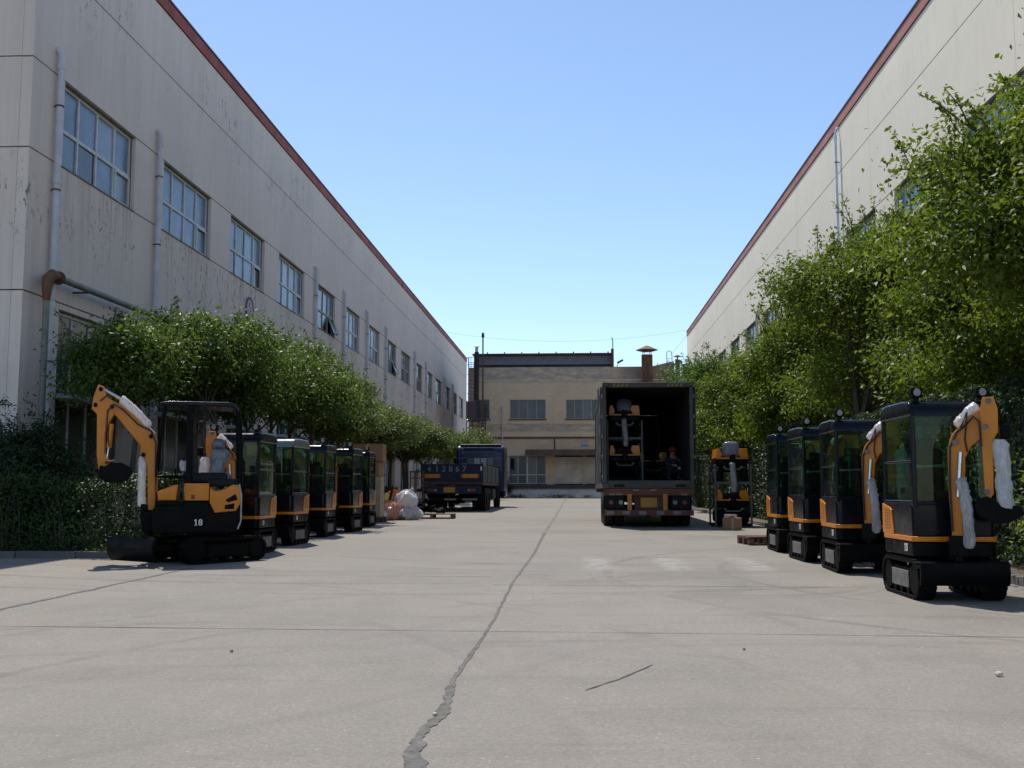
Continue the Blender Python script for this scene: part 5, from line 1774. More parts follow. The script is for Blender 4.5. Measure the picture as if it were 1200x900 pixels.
# ------------------------------------------------------------------ packed machines in steel racks
def packed_meshes():
    d = {}
    t = MB()
    for x in (-0.34, 0.34):
        t.box((x, 0, 0.19), (0.19, 1.2, 0.36), bev=0.12, seg=4)
    d['track'] = t.mesh("track", M['rubber'])
    b = MB().box((0, 0, 0.36), (0.56, 0.6, 0.22), bev=0.03).box((0, -0.05, 0.53), (0.86, 1.0, 0.20), bev=0.05, seg=3)
    d['body'] = b.mesh("lower_body", M['black'])
    fr = MB()
    for x in (-0.2, 0.2):
        fr.cyl((x, -0.6, 0.36), (x * 1.25, -0.62, 0.42), 0.028, n=10)
    fr.cyl((-0.2, -0.6, 0.34), (0.2, -0.6, 0.34), 0.018, n=8)
    d['rod'] = fr.mesh("blade_link", M['plate'])
    s = MB()
    for a, c in ((-0.435, -0.075), (0.075, 0.435)):
        s.span((a, -0.575, 0.62), (c, -0.52, 0.66), bev=0.006)
    d['stripe'] = s.mesh("orange_stripe", M['orange'])
    w = MB()
    w2 = MB()
    w.plate([(-0.44, 0.66), (-0.30, 0.66), (-0.27, 0.76), (-0.33, 0.91), (-0.41, 0.91)], -0.54, -0.48, XZ(), 0.012)
    w.plate([(-0.44, 0.66), (-0.38, 0.66), (-0.35, 0.91), (-0.41, 0.91)], -0.50, 0.45, XZ(), 0.012)
    w2.plate([(0.44, 0.66), (0.24, 0.66), (0.17, 0.78), (0.20, 0.91), (0.41, 0.91)], -0.54, -0.48, XZ(), 0.012)
    w2.plate([(0.44, 0.66), (0.38, 0.66), (0.35, 0.91), (0.41, 0.91)], -0.50, 0.45, XZ(), 0.012)
    d['wing'] = w.mesh("side_cover", M['orange'])
    d['wing2'] = w2.mesh("side_cover", M['orange'])
    return d
PK = packed_meshes()

def packed_machine(label, x, y, z, group, top):
    e = empty("packed_excavator", (x, y, z), 0, label, "excavator", group)
    inst(PK['track'], "track", e); inst(PK['body'], "lower_body", e); inst(PK['rod'], "blade_link", e)
    inst(PK['stripe'], "orange_stripe", e); inst(PK['wing'], "side_cover", e); inst(PK['wing2'], "side_cover", e)
    if top:
        MB().box((0, -0.30, 0.90), (0.46, 0.34, 0.42), (R(-8), 0, 0), 0.12, 3).build("wrapped_seat", M['wrapblue'], e)
    else:
        MB().tube([(-0.3, -0.45, 0.70), (-0.12, -0.5, 0.82), (0.1, -0.5, 0.74), (0.28, -0.46, 0.70)], 0.035, 8).box((0, -0.3, 0.76), (0.5, 0.4, 0.16), bev=0.06).build("bare_seat_base", M['seat'], e)
    MB().box((0, -0.60, 0.60), (0.15, 0.16, 0.30), bev=0.03).build("swing_bracket", M['black'], e)
    if top:
        wrapped(e, "bagged_boom", [(-0.02, -0.66, 0.52), (0.0, -0.69, 0.15), (0.02, -0.69, -0.16), (0.0, -0.66, -0.24)], 0.08, M['wrapgrey'], seed=21)
    return e

def steel_rack(label, x, y, z):
    e = empty("steel_rack", (x, y, z), 0, label, "rack")
    ps = MB().box((0, 0, 0), (0.05, 0.05, 1.70), bev=0.006, seg=1).mesh("post", M['boardgrey'])
    for px in (-0.485, 0.485):
        for py in (-0.62, 0.62):
            inst(ps, "post", e, (px, py, 0.85))
    for (z0) in (0.05, 1.19):
        b = MB()
        for px in (-0.485, 0.485):
            b.box((px, 0, z0), (0.048, 1.19, 0.06))
        for py in (-0.62, 0.62):
            b.box((0, py, z0 + 0.002), (0.92, 0.048, 0.06))
        for q in (-0.34, 0.34):
            b.box((q, 0, z0 + 0.004), (0.1, 1.19, 0.05))
        b.build("deck_frame", M['boardgrey'] if z0 > 1 else M['iron'], e, smooth=False)
    return e

RX, RY = 4.30, 30.3
steel_rack("steel rack of two stacked machines standing right of the container", RX, RY, gz(RY))
packed_machine("lower packed machine in the rack right of the container, no wrapped seat", RX, RY, gz(RY) + 0.085, "machines packed in racks", False)
packed_machine("upper packed machine right of the container, with a grey wrapped seat on top", RX, RY, gz(RY) + 1.228, "machines packed in racks", True)

# ------------------------------------------------------------------ container on its trailer
CX0, CX1, CYR, CZ0, CZ1 = 0.74, 3.20, 29.2, 1.24, 4.13
def wheel(root, x, y, z, r, w, dual, side):
    mb = MB()
    xs = [x] if not dual else [x, x - side * (w + 0.05)]
    for q in xs:
        n = 28
        prof = [(-w / 2, r * 0.62), (-w / 2, r * 0.93), (-w / 2 + 0.03, r), (w / 2 - 0.03, r), (w / 2, r * 0.93), (w / 2, r * 0.62)]
        vs, fs = [], []
        for k in range(n):
            a = 2 * math.pi * k / n
            for (dx, rr) in prof:
                vs.append((q + dx, y + rr * math.cos(a), z + rr * math.sin(a)))
        m_ = len(prof)
        for k in range(n):
            j = (k + 1) % n
            for p in range(m_ - 1):
                fs.append((k * m_ + p, j * m_ + p, j * m_ + p + 1, k * m_ + p + 1))
        mb.add(vs, fs)
        for k in range(36):
            a = 2 * math.pi * k / 36
            for dx in (-0.28, 0.0, 0.28):
                mb.box((q + dx * w, y + (r + 0.003) * math.cos(a), z + (r + 0.003) * math.sin(a)), (w * 0.22, 0.05, 0.016), Euler((a - math.pi / 2, 0, 0)).to_matrix())
    t = mb.build("tyre", M['tyre'], root)
    h = MB()
    for q in xs:
        h.cyl((q - w * 0.2, y, z), (q + w * 0.2, y, z), r * 0.64, n=20)
    h.cyl((x - side * 0.1, y, z), (x + side * 0.10, y, z), r * 0.28, r * 0.2, n=14)
    h.build("rim", M['oxide'], t)
    return t

def number_plate(root, loc, w, h, marks, mm):
    p = MB().box((0, 0, 0), (w, 0.012, h), bev=0.004, seg=1).build("number_plate", mm, root, loc)
    k = MB()
    r = random.Random(3)
    for q in range(marks):
        x = -w * 0.40 + w * 0.8 * (q + 0.5) / marks
        k.span((x - 0.018, -0.008, -h * 0.28), (x - 0.006, -0.0065, h * 0.3)).span((x + 0.008, -0.008, -h * 0.3), (x + 0.018, -0.0065, h * 0.05 + r.uniform(0, 0.2) * h))
    return p

def container_trailer():
    gy = gz(CYR)
    t = empty("container_trailer", ((CX0 + CX1) / 2, CYR, gy), 0, "rusty red container trailer with dual tyres and amber rear reflectors", "trailer")
    W = CX1 - CX0
    zf = CZ0 - gy
    f = MB()
    for x in (-0.45, 0.45):
        f.box((x, 6.0, zf - 0.22), (0.16, 11.8, 0.36))
    for y in (0.6, 3.0, 6.0, 9.0, 11.6):
        f.box((0, y, zf - 0.06), (W - 0.06, 0.14, 0.12))
    f.build("chassis", M['oxide'], t, smooth=False)
    bm_ = MB().box((0, 0.06, zf - 0.10), (W - 0.02, 0.14, 0.19), bev=0.012).build("rear_beam", M['red'], t)
    lo = MB().box((0, 0.02, zf - 0.66), (W - 0.06, 0.10, 0.15), bev=0.012).build("bumper", M['red'], t)
    for k, x in enumerate((-1.05, -0.62, -0.18, 0.30, 0.75)):
        MB().box((x, -0.034, zf - 0.66), (0.2, 0.006, 0.10)).build("reflective_strip", M['silver'], lo, smooth=False)
    for x in (-1.0, -0.80, -0.35, 0.12, 0.95):
        MB().box((x, -0.013, zf - 0.045 if abs(x) < 0.5 else zf - 0.16), (0.15, 0.006, 0.045)).build("reflective_strip", M['silver'], bm_, smooth=False)
    MB().box((0.0, 0.10, zf - 0.38), (0.78, 0.05, 0.42)).build("centre_panel", M['oxide'], t, smooth=False)
    number_plate(t, (0.0, 0.066, zf - 0.38), 0.44, 0.26, 4, M['yellowplate'])
    for x in (-0.52, 0.44):
        MB().box((x, 0.0, zf - 0.40), (0.13, 0.05, 0.50), bev=0.015).build("amber_reflector", M['amber'], t)
    for x in (-0.92, 0.86):
        q = MB().box((x, 0.06, zf - 0.38), (0.52, 0.12, 0.36), bev=0.02).build("lamp_housing", M['chassis'], t)
        s = 1 if x < 0 else -1
        MB().cyl((x + s * 0.16, -0.002, zf - 0.38), (x + s * 0.16, -0.014, zf - 0.38), 0.06, n=16).build("tail_lamp", M['lens'], q)
        MB().cyl((x - s * 0.10, -0.002, zf - 0.38), (x - s * 0.10, -0.012, zf - 0.38), 0.06, n=16).build("tail_lamp", M['redlens'], q)
    for y in (1.3, 2.6, 3.9):
        for s in (-1, 1):
            wheel(t, s * (W / 2 - 0.16), y, 0.50, 0.50, 0.26, True, s)
        MB().cyl((-0.95, y, 0.5), (0.95, y, 0.5), 0.07, n=10).build("axle", M['chassis'], t)
    for s in (-1, 1):
        MB().box((s * 0.96, 0.62, 0.62), (0.5, 0.02, 0.5), bev=0.005, seg=1).build("mud_flap", M['chassis'], t)
        MB().cyl((s * 0.6, 9.2, 0.03), (s * 0.6, 9.2, zf - 0.3), 0.07, n=10).cyl((s * 0.6, 9.2, 0.0), (s * 0.6, 9.2, 0.04), 0.16, n=12).build("landing_leg", M['chassis'], t)
    MB().box((-0.28, 0.25, 0.42), (0.62, 0.16, 0.06), bev=0.01).build("tow_bar", M['silver'], t)
    # the box itself
    c = empty("shipping_container", ((CX0 + CX1) / 2, CYR, CZ0), 0, "open dark shipping container on the trailer, rear doors folded back", "container")
    H = CZ1 - CZ0
    L = 12.0
    def corr(side):
        m = MB(); n = 43; vs = []; fs = []
        x0 = side * (W / 2 - 0.02)
        ys = []
        for k in range(n + 1):
            y = 0.12 + (L - 0.24) * k / n
            ys.append((y, 0.0 if k % 4 < 2 else 0.032))
        for (y, o) in ys:
            for (xx) in (x0 - side * o, x0 - side * (o + 0.012)):
                vs.append((xx, y, 0.16)); vs.append((xx, y, H - 0.1))
        for k in range(n):
            a = 4 * k
            fs.append((a, a + 4, a + 5, a + 1)); fs.append((a + 2, a + 3, a + 7, a + 6))
        return m.add(vs, fs)
    for s in (-1, 1):
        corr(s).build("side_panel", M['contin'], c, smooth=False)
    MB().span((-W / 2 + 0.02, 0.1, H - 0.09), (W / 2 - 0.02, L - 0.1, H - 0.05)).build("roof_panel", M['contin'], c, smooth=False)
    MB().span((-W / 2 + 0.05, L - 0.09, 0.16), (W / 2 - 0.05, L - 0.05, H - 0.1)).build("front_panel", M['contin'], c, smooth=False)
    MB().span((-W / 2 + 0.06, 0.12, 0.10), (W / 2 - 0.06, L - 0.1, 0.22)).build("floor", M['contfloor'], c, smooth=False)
    fr = MB()
    for s in (-1, 1):
        fr.box((s * (W / 2 - 0.05), 0.06, H / 2), (0.10, 0.13, H - 0.02), bev=0.01)
        fr.box((s * (W / 2 - 0.05), L - 0.06, H / 2), (0.10, 0.12, H - 0.02), bev=0.01)
        fr.box((s * (W / 2 - 0.04), L / 2, H - 0.05), (0.07, L - 0.26, 0.09)); fr.box((s * (W / 2 - 0.04), L / 2, 0.08), (0.07, L - 0.26, 0.15))
    fr.box((0, 0.062, H - 0.07), (W - 0.21, 0.12, 0.135), bev=0.01)
    fr.box((0, 0.062, 0.105), (W - 0.21, 0.12, 0.20), bev=0.01)
    fo = fr.build("corner_frame", M['cont'], c)
    for s in (-1, 1):
        for z in (0.06, H - 0.06):
            MB().box((s * (W / 2 - 0.085), -0.004, z), (0.17, 0.15, 0.115), bev=0.012).build("corner_casting", M['cont'], c)
    hz = MB()
    for s in (-1, 1):
        for k in range(4):
            x = s * 0.62 + (k - 1.5) * 0.115 + s * 0.12
            hz.plate([(x - 0.05, H - 0.125), (x + 0.005, H - 0.125), (x + 0.05, H - 0.03), (x - 0.005, H - 0.03)], -0.003, 0.0005, XZ(), 0.0008)
    hz.build("hazard_stripe", M['hazy'], fo)
    MB().box((-0.80, -0.004, 0.07), (0.28, 0.012, 0.07)).box((0.86, -0.004, 0.07), (0.28, 0.012, 0.07)).build("fork_pocket", M['chassis'], fo, smooth=False)
    # doors swung right round against the sides
    for s in (-1, 1):
        dl = 1.17
        d = MB()
        x = s * (W / 2 + 0.045)
        d.box((x, 0.14 + dl / 2, H / 2), (0.045, dl, H - 0.24), bev=0.008, seg=1)
        for k in range(5):
            d.box((x + s * 0.03, 0.14 + dl / 2, 0.35 + k * 0.53), (0.02, dl - 0.12, 0.22), bev=0.008, seg=1)
        do = d.build("door", M['cont'] if s > 0 else M['silver'], c)
        rb = MB()
        for y in (0.14 + dl * 0.3, 0.14 + dl * 0.7):
            rb.cyl((x + s * 0.06, y, 0.12), (x + s * 0.06, y, H - 0.12), 0.018, n=8)
        rb.build("lock_rod", M['silver'], do)
        hg = MB()
        for k in range(5):
            hg.box((s * (W / 2 + 0.02), 0.07, 0.30 + k * 0.55), (0.05, 0.12, 0.09), bev=0.01, seg=1)
        hg.build("hinge", M['silver'], do)
        gk = MB()
        gk.tube([(x - s * 0.0, 0.125, 0.12), (x, 0.125, H - 0.12)], 0.014, 6)
        for k in range(24):
            gk.box((x, 0.118, 0.2 + k * 0.105), (0.045, 0.012, 0.05))
        gk.build("gasket", M['hose'], do)
    return c
container_trailer()
CFZ = CZ0 + 0.222
steel_rack("steel rack of two stacked machines inside the container's left half", 1.39, 31.0, CFZ)
packed_machine("lower packed machine inside the container", 1.39, 31.0, CFZ + 0.085, "machines packed in racks", False)
packed_machine("upper packed machine inside the container, its wrapped boom hanging down", 1.39, 31.0, CFZ + 1.228, "machines packed in racks", True)
packed_machine("packed machine deep in the dark right half of the container", 2.42, 34.2, CFZ + 0.0, "machines packed in racks", False)

# ------------------------------------------------------------------ worker in the container
def skin_figure(name, verts, edges, radii, m, parent, root=0, sub=2):
    me = bpy.data.meshes.new(name)
    me.from_pydata(verts, edges, [])
    o = bpy.data.objects.new(name, me)
    COL.objects.link(o)
    md = o.modifiers.new("skin", 'SKIN')
    md.use_smooth_shade = True
    for i, r in enumerate(radii):
        sv = me.skin_vertices[0].data[i]
        sv.radius = (r, r) if not isinstance(r, tuple) else r
        sv.use_root = (i == root)
    s = o.modifiers.new("sub", 'SUBSURF')
    s.levels = s.render_levels = sub
    dg = bpy.context.evaluated_depsgraph_get()
    nm = bpy.data.meshes.new_from_object(o.evaluated_get(dg))
    bpy.data.objects.remove(o)
    nm.materials.clear()
    nm.materials.append(m)
    nm.polygons.foreach_set("use_smooth", [True] * len(nm.polygons))
    return inst(nm, name, parent)

def worker():
    e = empty("person", (2.86, 32.15, CFZ), R(18), "crouching worker in a red helmet and white gloves inside the container", "person")
    # crouched, front towards -Y, leaning on the machine at the left; z above the container floor
    V = {}
    V['pelvis'] = (0, 0.16, 0.30); V['belly'] = (0, 0.10, 0.45); V['chest'] = (-0.01, -0.02, 0.64); V['neck'] = (-0.015, -0.08, 0.76); V['head'] = (-0.02, -0.12, 0.88)
    V['hl'] = (-0.11, 0.12, 0.29); V['kl'] = (-0.17, -0.28, 0.46); V['al'] = (-0.16, -0.12, 0.09); V['tl'] = (-0.17, -0.32, 0.045)
    V['hr'] = (0.11, 0.12, 0.29); V['kr'] = (0.17, -0.26, 0.44); V['ar'] = (0.16, -0.08, 0.09); V['tr'] = (0.18, -0.28, 0.045)
    V['sl'] = (-0.17, -0.04, 0.66); V['el'] = (-0.27, -0.24, 0.52); V['wl'] = (-0.16, -0.42, 0.47); V['pl'] = (-0.12, -0.50, 0.46)
    V['sr'] = (0.16, -0.04, 0.66); V['er'] = (0.26, -0.24, 0.50); V['wr'] = (0.08, -0.40, 0.40); V['pr'] = (0.02, -0.47, 0.38)
    rad = dict(pelvis=(0.14, 0.12), belly=(0.13, 0.11), chest=(0.15, 0.11), neck=0.05, head=(0.078, 0.095), hl=0.085, kl=0.062, al=0.042, tl=0.035, hr=0.085, kr=0.062, ar=0.042, tr=0.035,
               sl=0.06, el=0.044, wl=0.03, pl=(0.036, 0.022), sr=0.06, er=0.044, wr=0.03, pr=(0.036, 0.022))
    E = [('pelvis', 'belly'), ('belly', 'chest'), ('chest', 'neck'), ('neck', 'head'), ('pelvis', 'hl'), ('hl', 'kl'), ('kl', 'al'), ('al', 'tl'), ('pelvis', 'hr'), ('hr', 'kr'), ('kr', 'ar'), ('ar', 'tr'),
         ('chest', 'sl'), ('sl', 'el'), ('el', 'wl'), ('wl', 'pl'), ('chest', 'sr'), ('sr', 'er'), ('er', 'wr'), ('wr', 'pr')]
    names = list(V)
    # fingers: five short chains rooted in each palm
    for hand, s in (('pl', 1), ('pr', -1)):
        b = Vector(V[hand])
        for k in range(4):
            o = Vector(((k - 1.5) * 0.019, 0, 0))
            ln = (0.070, 0.080, 0.076, 0.060)[k]
            a1 = b + o + Vector((0, -0.025, 0.004)); a2 = a1 + Vector((0.004 * s, -ln * 0.5, -0.012)); a3 = a2 + Vector((0.004 * s, -ln * 0.32, -0.034))
            for q, p in enumerate((a1, a2, a3)):
                nm = f"{hand}f{k}{q}"; V[nm] = tuple(p); rad[nm] = (0.0105, 0.0095, 0.0075)[q]; names.append(nm)
                E.append((hand if q == 0 else f"{hand}f{k}{q-1}", nm))
        t1 = b + Vector((0.036 * s, 0.012, 0.0)); t2 = t1 + Vector((0.016 * s, -0.034, -0.010)); t3 = t2 + Vector((-0.004 * s, -0.026, -0.012))
        for q, p in enumerate((t1, t2, t3)):
            nm = f"{hand}t{q}"; V[nm] = tuple(p); rad[nm] = (0.012, 0.0105, 0.008)[q]; names.append(nm)
            E.append((hand if q == 0 else f"{hand}t{q-1}", nm))
    ix = {n: i for i, n in enumerate(names)}
    skin_figure("body", [V[n] for n in names], [(ix[a], ix[b]) for a, b in E], [rad[n] for n in names], M['skin'], e)
    def cloth(name, ns, grow, m, root):
        k = {n: i for i, n in enumerate(ns)}
        ed = [(k[a], k[b]) for a, b in E if a in k and b in k]
        rr = [tuple(q + grow for q in rad[n]) if isinstance(rad[n], tuple) else rad[n] + grow for n in ns]
        skin_figure(name, [V[n] for n in ns], ed, rr, m, e, k[root])
    cloth("jacket", ['belly', 'chest', 'sl', 'el', 'sr', 'er'], 0.016, M['jacket'], 'chest')
    cloth("trousers", ['pelvis', 'hl', 'kl', 'al', 'hr', 'kr', 'ar'], 0.016, M['trousers'], 'pelvis')
    # sleeves end at the wrist: forearm cuffs
    sv = MB()
    for a, b in (('el', 'wl'), ('er', 'wr')):
        sv.cyl(V[a], V[b], 0.055, 0.040, n=12)
    sv.build("sleeve", M['jacket'], e)
    gl = lambda h: [h] + [n for n in names if n.startswith(h) and n != h]
    for h in ('pl', 'pr'):
        ns = gl(h)
        k = {n: i for i, n in enumerate(ns)}
        skin_figure("glove", [V[n] for n in ns], [(k[a], k[b]) for a, b in E if a in k and b in k], [tuple(q + 0.004 for q in rad[n]) if isinstance(rad[n], tuple) else rad[n] + 0.003 for n in ns], M['glove'], e)
    for a, b in (('al', 'tl'), ('ar', 'tr')):
        p, q = Vector(V[a]), Vector(V[b])
        c = p.lerp(q, 0.5)
        MB().box((c.x, c.y, 0.045), (0.10, 0.30, 0.088), bev=0.035, seg=3).build("shoe", M['hose'], e)
    hd = Vector(V['head'])
    hm = MB(); vs = []; fs = []; n = 20; rows = 7
    for j in range(rows + 1):
        a = math.pi / 2 * j / rows
        for k in range(n):
            b = 2 * math.pi * k / n
            vs.append((hd.x + 0.118 * math.cos(a) * math.cos(b), hd.y + 0.138 * math.cos(a) * math.sin(b), hd.z + 0.03 + 0.115 * math.sin(a)))
    for j in range(rows):
        for k in range(n):
            l = (k + 1) % n
            fs.append((j * n + k, j * n + l, (j + 1) * n + l, (j + 1) * n + k))
    hm.add(vs, fs)
    hm.box((hd.x, hd.y - 0.14, hd.z + 0.035), (0.17, 0.09, 0.012), (R(12), 0, 0), 0.005, 1).cyl((hd.x, hd.y, hd.z + 0.022), (hd.x, hd.y, hd.z + 0.036), 0.128, n=20)
    hm.build("helmet", M['helmet'], e)
    fc = MB()
    fc.box((hd.x, hd.y - 0.098, hd.z - 0.03), (0.022, 0.03, 0.04), (R(-15), 0, 0), 0.009)
    fc.box((hd.x - 0.083, hd.y + 0.01, hd.z - 0.02), (0.016, 0.03, 0.05), bev=0.007).box((hd.x + 0.083, hd.y + 0.01, hd.z - 0.02), (0.016, 0.03, 0.05), bev=0.007)
    fc.build("face_feature", M['skin'], e)
    ey = MB()
    for x in (-0.03, 0.03):
        ey.box((hd.x + x, hd.y - 0.089, hd.z - 0.002), (0.022, 0.01, 0.010), bev=0.003)
    ey.box((hd.x, hd.y - 0.09, hd.z - 0.068), (0.042, 0.01, 0.009), bev=0.003)
    ey.build("eyes_and_mouth", M['seat'], e)
worker()

# ------------------------------------------------------------------ blue flatbed truck
def blue_truck():
    x0, x1, yr = -6.44, -3.86, 44.4
    gy = gz(yr)
    t = empty("flatbed_truck", ((x0 + x1) / 2, yr, gy), R(-0.5), "blue drop side truck seen from behind with white digits on its tailboard", "truck")
    W = x1 - x0
    zb = 1.24
    MB().span((-W / 2 + 0.02, 0.02, zb - 0.10), (W / 2 - 0.02, 8.2, zb)).build("bed", M['oxide'], t, smooth=False)
    tb = MB().box((0, 0.0, zb + 0.38), (W - 0.06, 0.05, 0.72), bev=0.01)
    tb.box((0, -0.032, zb + 0.72), (W - 0.06, 0.03, 0.05)); tb.box((0, -0.032, zb + 0.04), (W - 0.06, 0.03, 0.06))
    tbo = tb.build("tailboard", M['boardblue'], t)
    cap = MB()
    for k in range(5):
        cap.box((-1.0 + k * 0.5, -0.01, zb + 0.755), (0.22, 0.07, 0.02))
    cap.build("board_cap", M['silver'], tbo, smooth=False)
    for k, ch in enumerate("12867"):
        inst(text_mesh(ch, 0.34, M['digit']), "digit", tbo, (-0.63 + k * 0.285, -0.051, zb + 0.53), (R(90), 0, 0))
    inst(text_mesh("4", 0.30, M['digit']), "digit", tbo, (-0.96, -0.051, zb + 0.53), (R(90), 0, 0))
    for x, w in ((-0.83, 0.62), (0.75, 0.66)):
        q = MB().box((x, -0.045, zb + 0.25), (w, 0.04, 0.17), bev=0.01).build("rear_marker", M['amber'], tbo)
        for s in (-1, 1):
            MB().box((x + s * (w / 2 + 0.03), -0.045, zb + 0.25), (0.06, 0.042, 0.18)).build("marker_end", M['red'], q, smooth=False)
    MB().box((1.22, -0.04, zb + 0.56), (0.05, 0.02, 0.17)).build("reflector", M['white'], tbo, smooth=False)
    # sideboards in separate panels with posts
    sb = MB().box((0, 0, 0), (0.045, 1.98, 0.70), bev=0.008, seg=1)
    for k in range(5):
        sb.box((0.028, -0.8 + k * 0.4, 0), (0.012, 0.05, 0.62))
    sbm = sb.mesh("sideboard", M['boardgrey'])
    po = MB().box((0, 0, 0), (0.07, 0.07, 0.80), bev=0.008, seg=1).mesh("stake", M['boardblue'])
    for s in (-1, 1):
        for k in range(4):
            inst(sbm, "sideboard", t, (s * (W / 2 - 0.03), 1.06 + k * 2.05, zb + 0.37), (0, 0, 0 if s > 0 else math.pi))
        for k in range(5):
            inst(po, "stake", t, (s * (W / 2 - 0.03), 0.035 + k * 2.05, zb + 0.40))
        MB().span((s * (W / 2 - 0.0), 0.05, zb - 0.13), (s * (W / 2 - 0.06), 8.2, zb - 0.001)).build("bed_rail", M['oxide'], t, smooth=False)
    MB().box((0, 8.25, zb + 0.36), (W - 0.1, 0.06, 0.72), bev=0.01).build("headboard", M['boardblue'], t)
    # chassis, tail panel, lamps
    f = MB()
    for x in (-0.43, 0.43):
        f.box((x, 4.9, zb - 0.30), (0.1, 9.6, 0.28))
    f.box((0, 0.3, zb - 0.42), (W - 0.4, 0.1, 0.10))
    f.build("chassis", M['chassis'], t, smooth=False)
    MB().box((0, 0.06, zb - 0.32), (W - 0.16, 0.06, 0.34), bev=0.012).build("tail_panel", M['boardblue'], t)
    number_plate(t, (-0.12, 0.022, zb - 0.32), 0.48, 0.22, 5, M['yellowplate'])
    for s in (-1, 1):
        l = MB().box((s * 0.82, 0.02, zb - 0.34), (0.36, 0.05, 0.14), bev=0.02).build("tail_lamp", M['redlens'], t)
        MB().box((s * 0.70, -0.008, zb - 0.34), (0.08, 0.008, 0.10)).build("lamp_section", M['lens'], l, smooth=False)
    MB().box((0, 0.22, 0.52), (W - 0.5, 0.10, 0.10), bev=0.015).build("underrun_bar", M['chassis'], t)
    b2 = MB()
    for x, w in ((-0.1, 0.5), (0.72, 0.62)):
        b2.box((x, 0.165, 0.52), (w, 0.008, 0.08))
    b2.build("bar_stripe", M['silver'], t, smooth=False)
    MB().box((0.50, 0.30, 0.30), (0.42, 0.02, 0.12)).build("hanging_plate", M['white'], t, smooth=False)
    for y in (2.0, 3.4, 8.9):
        for s in (-1, 1):
            wheel(t, s * (W / 2 - 0.16), y, 0.5, 0.5, 0.27, y < 5, s)
        MB().cyl((-0.9, y, 0.5), (0.9, y, 0.5), 0.08, n=10).cyl((0, y - 0.2, 0.5), (0, y + 0.2, 0.5), 0.2, n=12).build("axle", M['chassis'], t)
    for s in (-1, 1):
        MB().box((s * (W / 2 - 0.3), 1.35, 0.62), (0.55, 0.02, 0.56), bev=0.005, seg=1).build("mud_flap", M['chassis'], t)
        MB().box((s * (W / 2 - 0.2), 5.6, 0.72), (0.42, 1.1, 0.5), bev=0.08, seg=3).build("fuel_tank", M['darkgrey'], t)
    # cab, its back wall with a row of panes and ribs, mirrors
    cw, yc = 2.42, 8.45
    cp = [(yc, 0.85), (yc, 2.72), (yc + 0.10, 3.0), (yc + 0.3, 3.12), (yc + 1.5, 3.16), (yc + 1.85, 3.05), (yc + 2.1, 2.2), (yc + 2.2, 1.6), (yc + 2.2, 0.55), (yc + 1.0, 0.55), (yc + 0.9, 0.85)]
    CX = 0.34
    cab = MB().plate(cp, CX - cw / 2, CX + cw / 2, lambda u, v, d: Vector((d, u, v)), 0.13).build("cab", M['truckblue'], t)
    MB().box((CX, yc + 0.75, 3.16), (cw - 0.35, 1.1, 0.05), bev=0.02).build("roof_cap", M['trim'], cab)
    rb = MB()
    for z, a, b in ((2.98, -0.82, 0.66), (2.78, -0.95, 0.75), (2.48, -1.1, -0.7), (2.48, 0.45, 1.05), (2.12, -1.1, -0.7), (2.12, 0.5, 1.05)):
        rb.span((CX + a, yc - 0.03 if z < 2.75 else yc + 0.02, z - 0.012), (CX + b, yc + 0.12, z + 0.012))
    for x in (-0.85, 0.78):
        rb.span((CX + x - 0.012, yc - 0.01, 2.68), (CX + x + 0.012, yc + 0.1, 2.86))
    rb.build("rib", M['silver'], cab, smooth=False)
    for k in range(4):
        MB().box((CX - 0.49 + k * 0.33, yc - 0.012, 2.30), (0.29, 0.02, 0.36), bev=0.006, seg=1).build("rear_pane", M['trim'] if k in (1, 2) else M['panefar'], cab)
    MB().box((CX, yc + 2.13, 2.35), (cw - 0.3, 0.04, 0.8), (R(-9), 0, 0)).build("windscreen", M['panedk'], cab, smooth=False)
    for s in (-1, 1):
        m_ = MB().tube([(CX + s * cw / 2, yc + 2.0, 2.6), (CX + s * (cw / 2 + 0.22), yc + 2.05, 2.55), (CX + s * (cw / 2 + 0.22), yc + 2.05, 1.9), (CX + s * cw / 2, yc + 2.0, 1.8)], 0.02, 6)
        m_.box((CX + s * (cw / 2 + 0.26), yc + 2.03, 2.25), (0.2, 0.08, 0.62), bev=0.03).build("mirror", M['chassis'], cab)
        MB().box((CX + s * (cw / 2 - 0.002), yc + 1.35, 2.25), (0.012, 0.95, 0.7), bev=0.004, seg=1).build("door_window", M['panedk'], cab)
    return t
blue_truck()

# ------------------------------------------------------------------ small yard things
def pallet(label, x, y, w, l, rz, group="wooden pallets on the yard"):
    e = empty("wooden_pallet", (x, y, gz(y) + 0.003), rz, label, "pallet", group)
    bd = MB().box((0, 0, 0), (w, 0.10, 0.022), bev=0.003, seg=1).mesh("board", M['wood'])
    bk = MB().box((0, 0, 0), (0.10, 0.10, 0.095), bev=0.004, seg=1).mesh("block", M['wood'])
    st = MB().box((0, 0, 0), (0.10, l, 0.020), bev=0.003, seg=1).mesh("stringer", M['wood'])
    n = int(l / 0.16)
    for k in range(n):
        inst(bd, "board", e, (random.uniform(-0.01, 0.01), -l / 2 + 0.05 + (l - 0.1) * k / (n - 1), 0.150), (0, 0, random.uniform(-0.015, 0.015)))
    for bx in (-w / 2 + 0.05, 0, w / 2 - 0.05):
        inst(st, "stringer", e, (bx, 0, 0.128))
        for by in (-l / 2 + 0.05, 0, l / 2 - 0.05):
            inst(bk, "block", e, (bx, by, 0.070))
    for by in (-l / 2 + 0.05, 0, l / 2 - 0.05):
        inst(bd, "board", e, (0, by, 0.011))
    return e
pallet("dark wooden pallet under the rusty iron frames left of the blue truck", -4.85, 36.3, 1.45, 1.1, R(2))
pallet("small wooden pallet lying at the foot of the farthest right hand excavator", 3.62, 21.4, 0.72, 0.8, R(8))
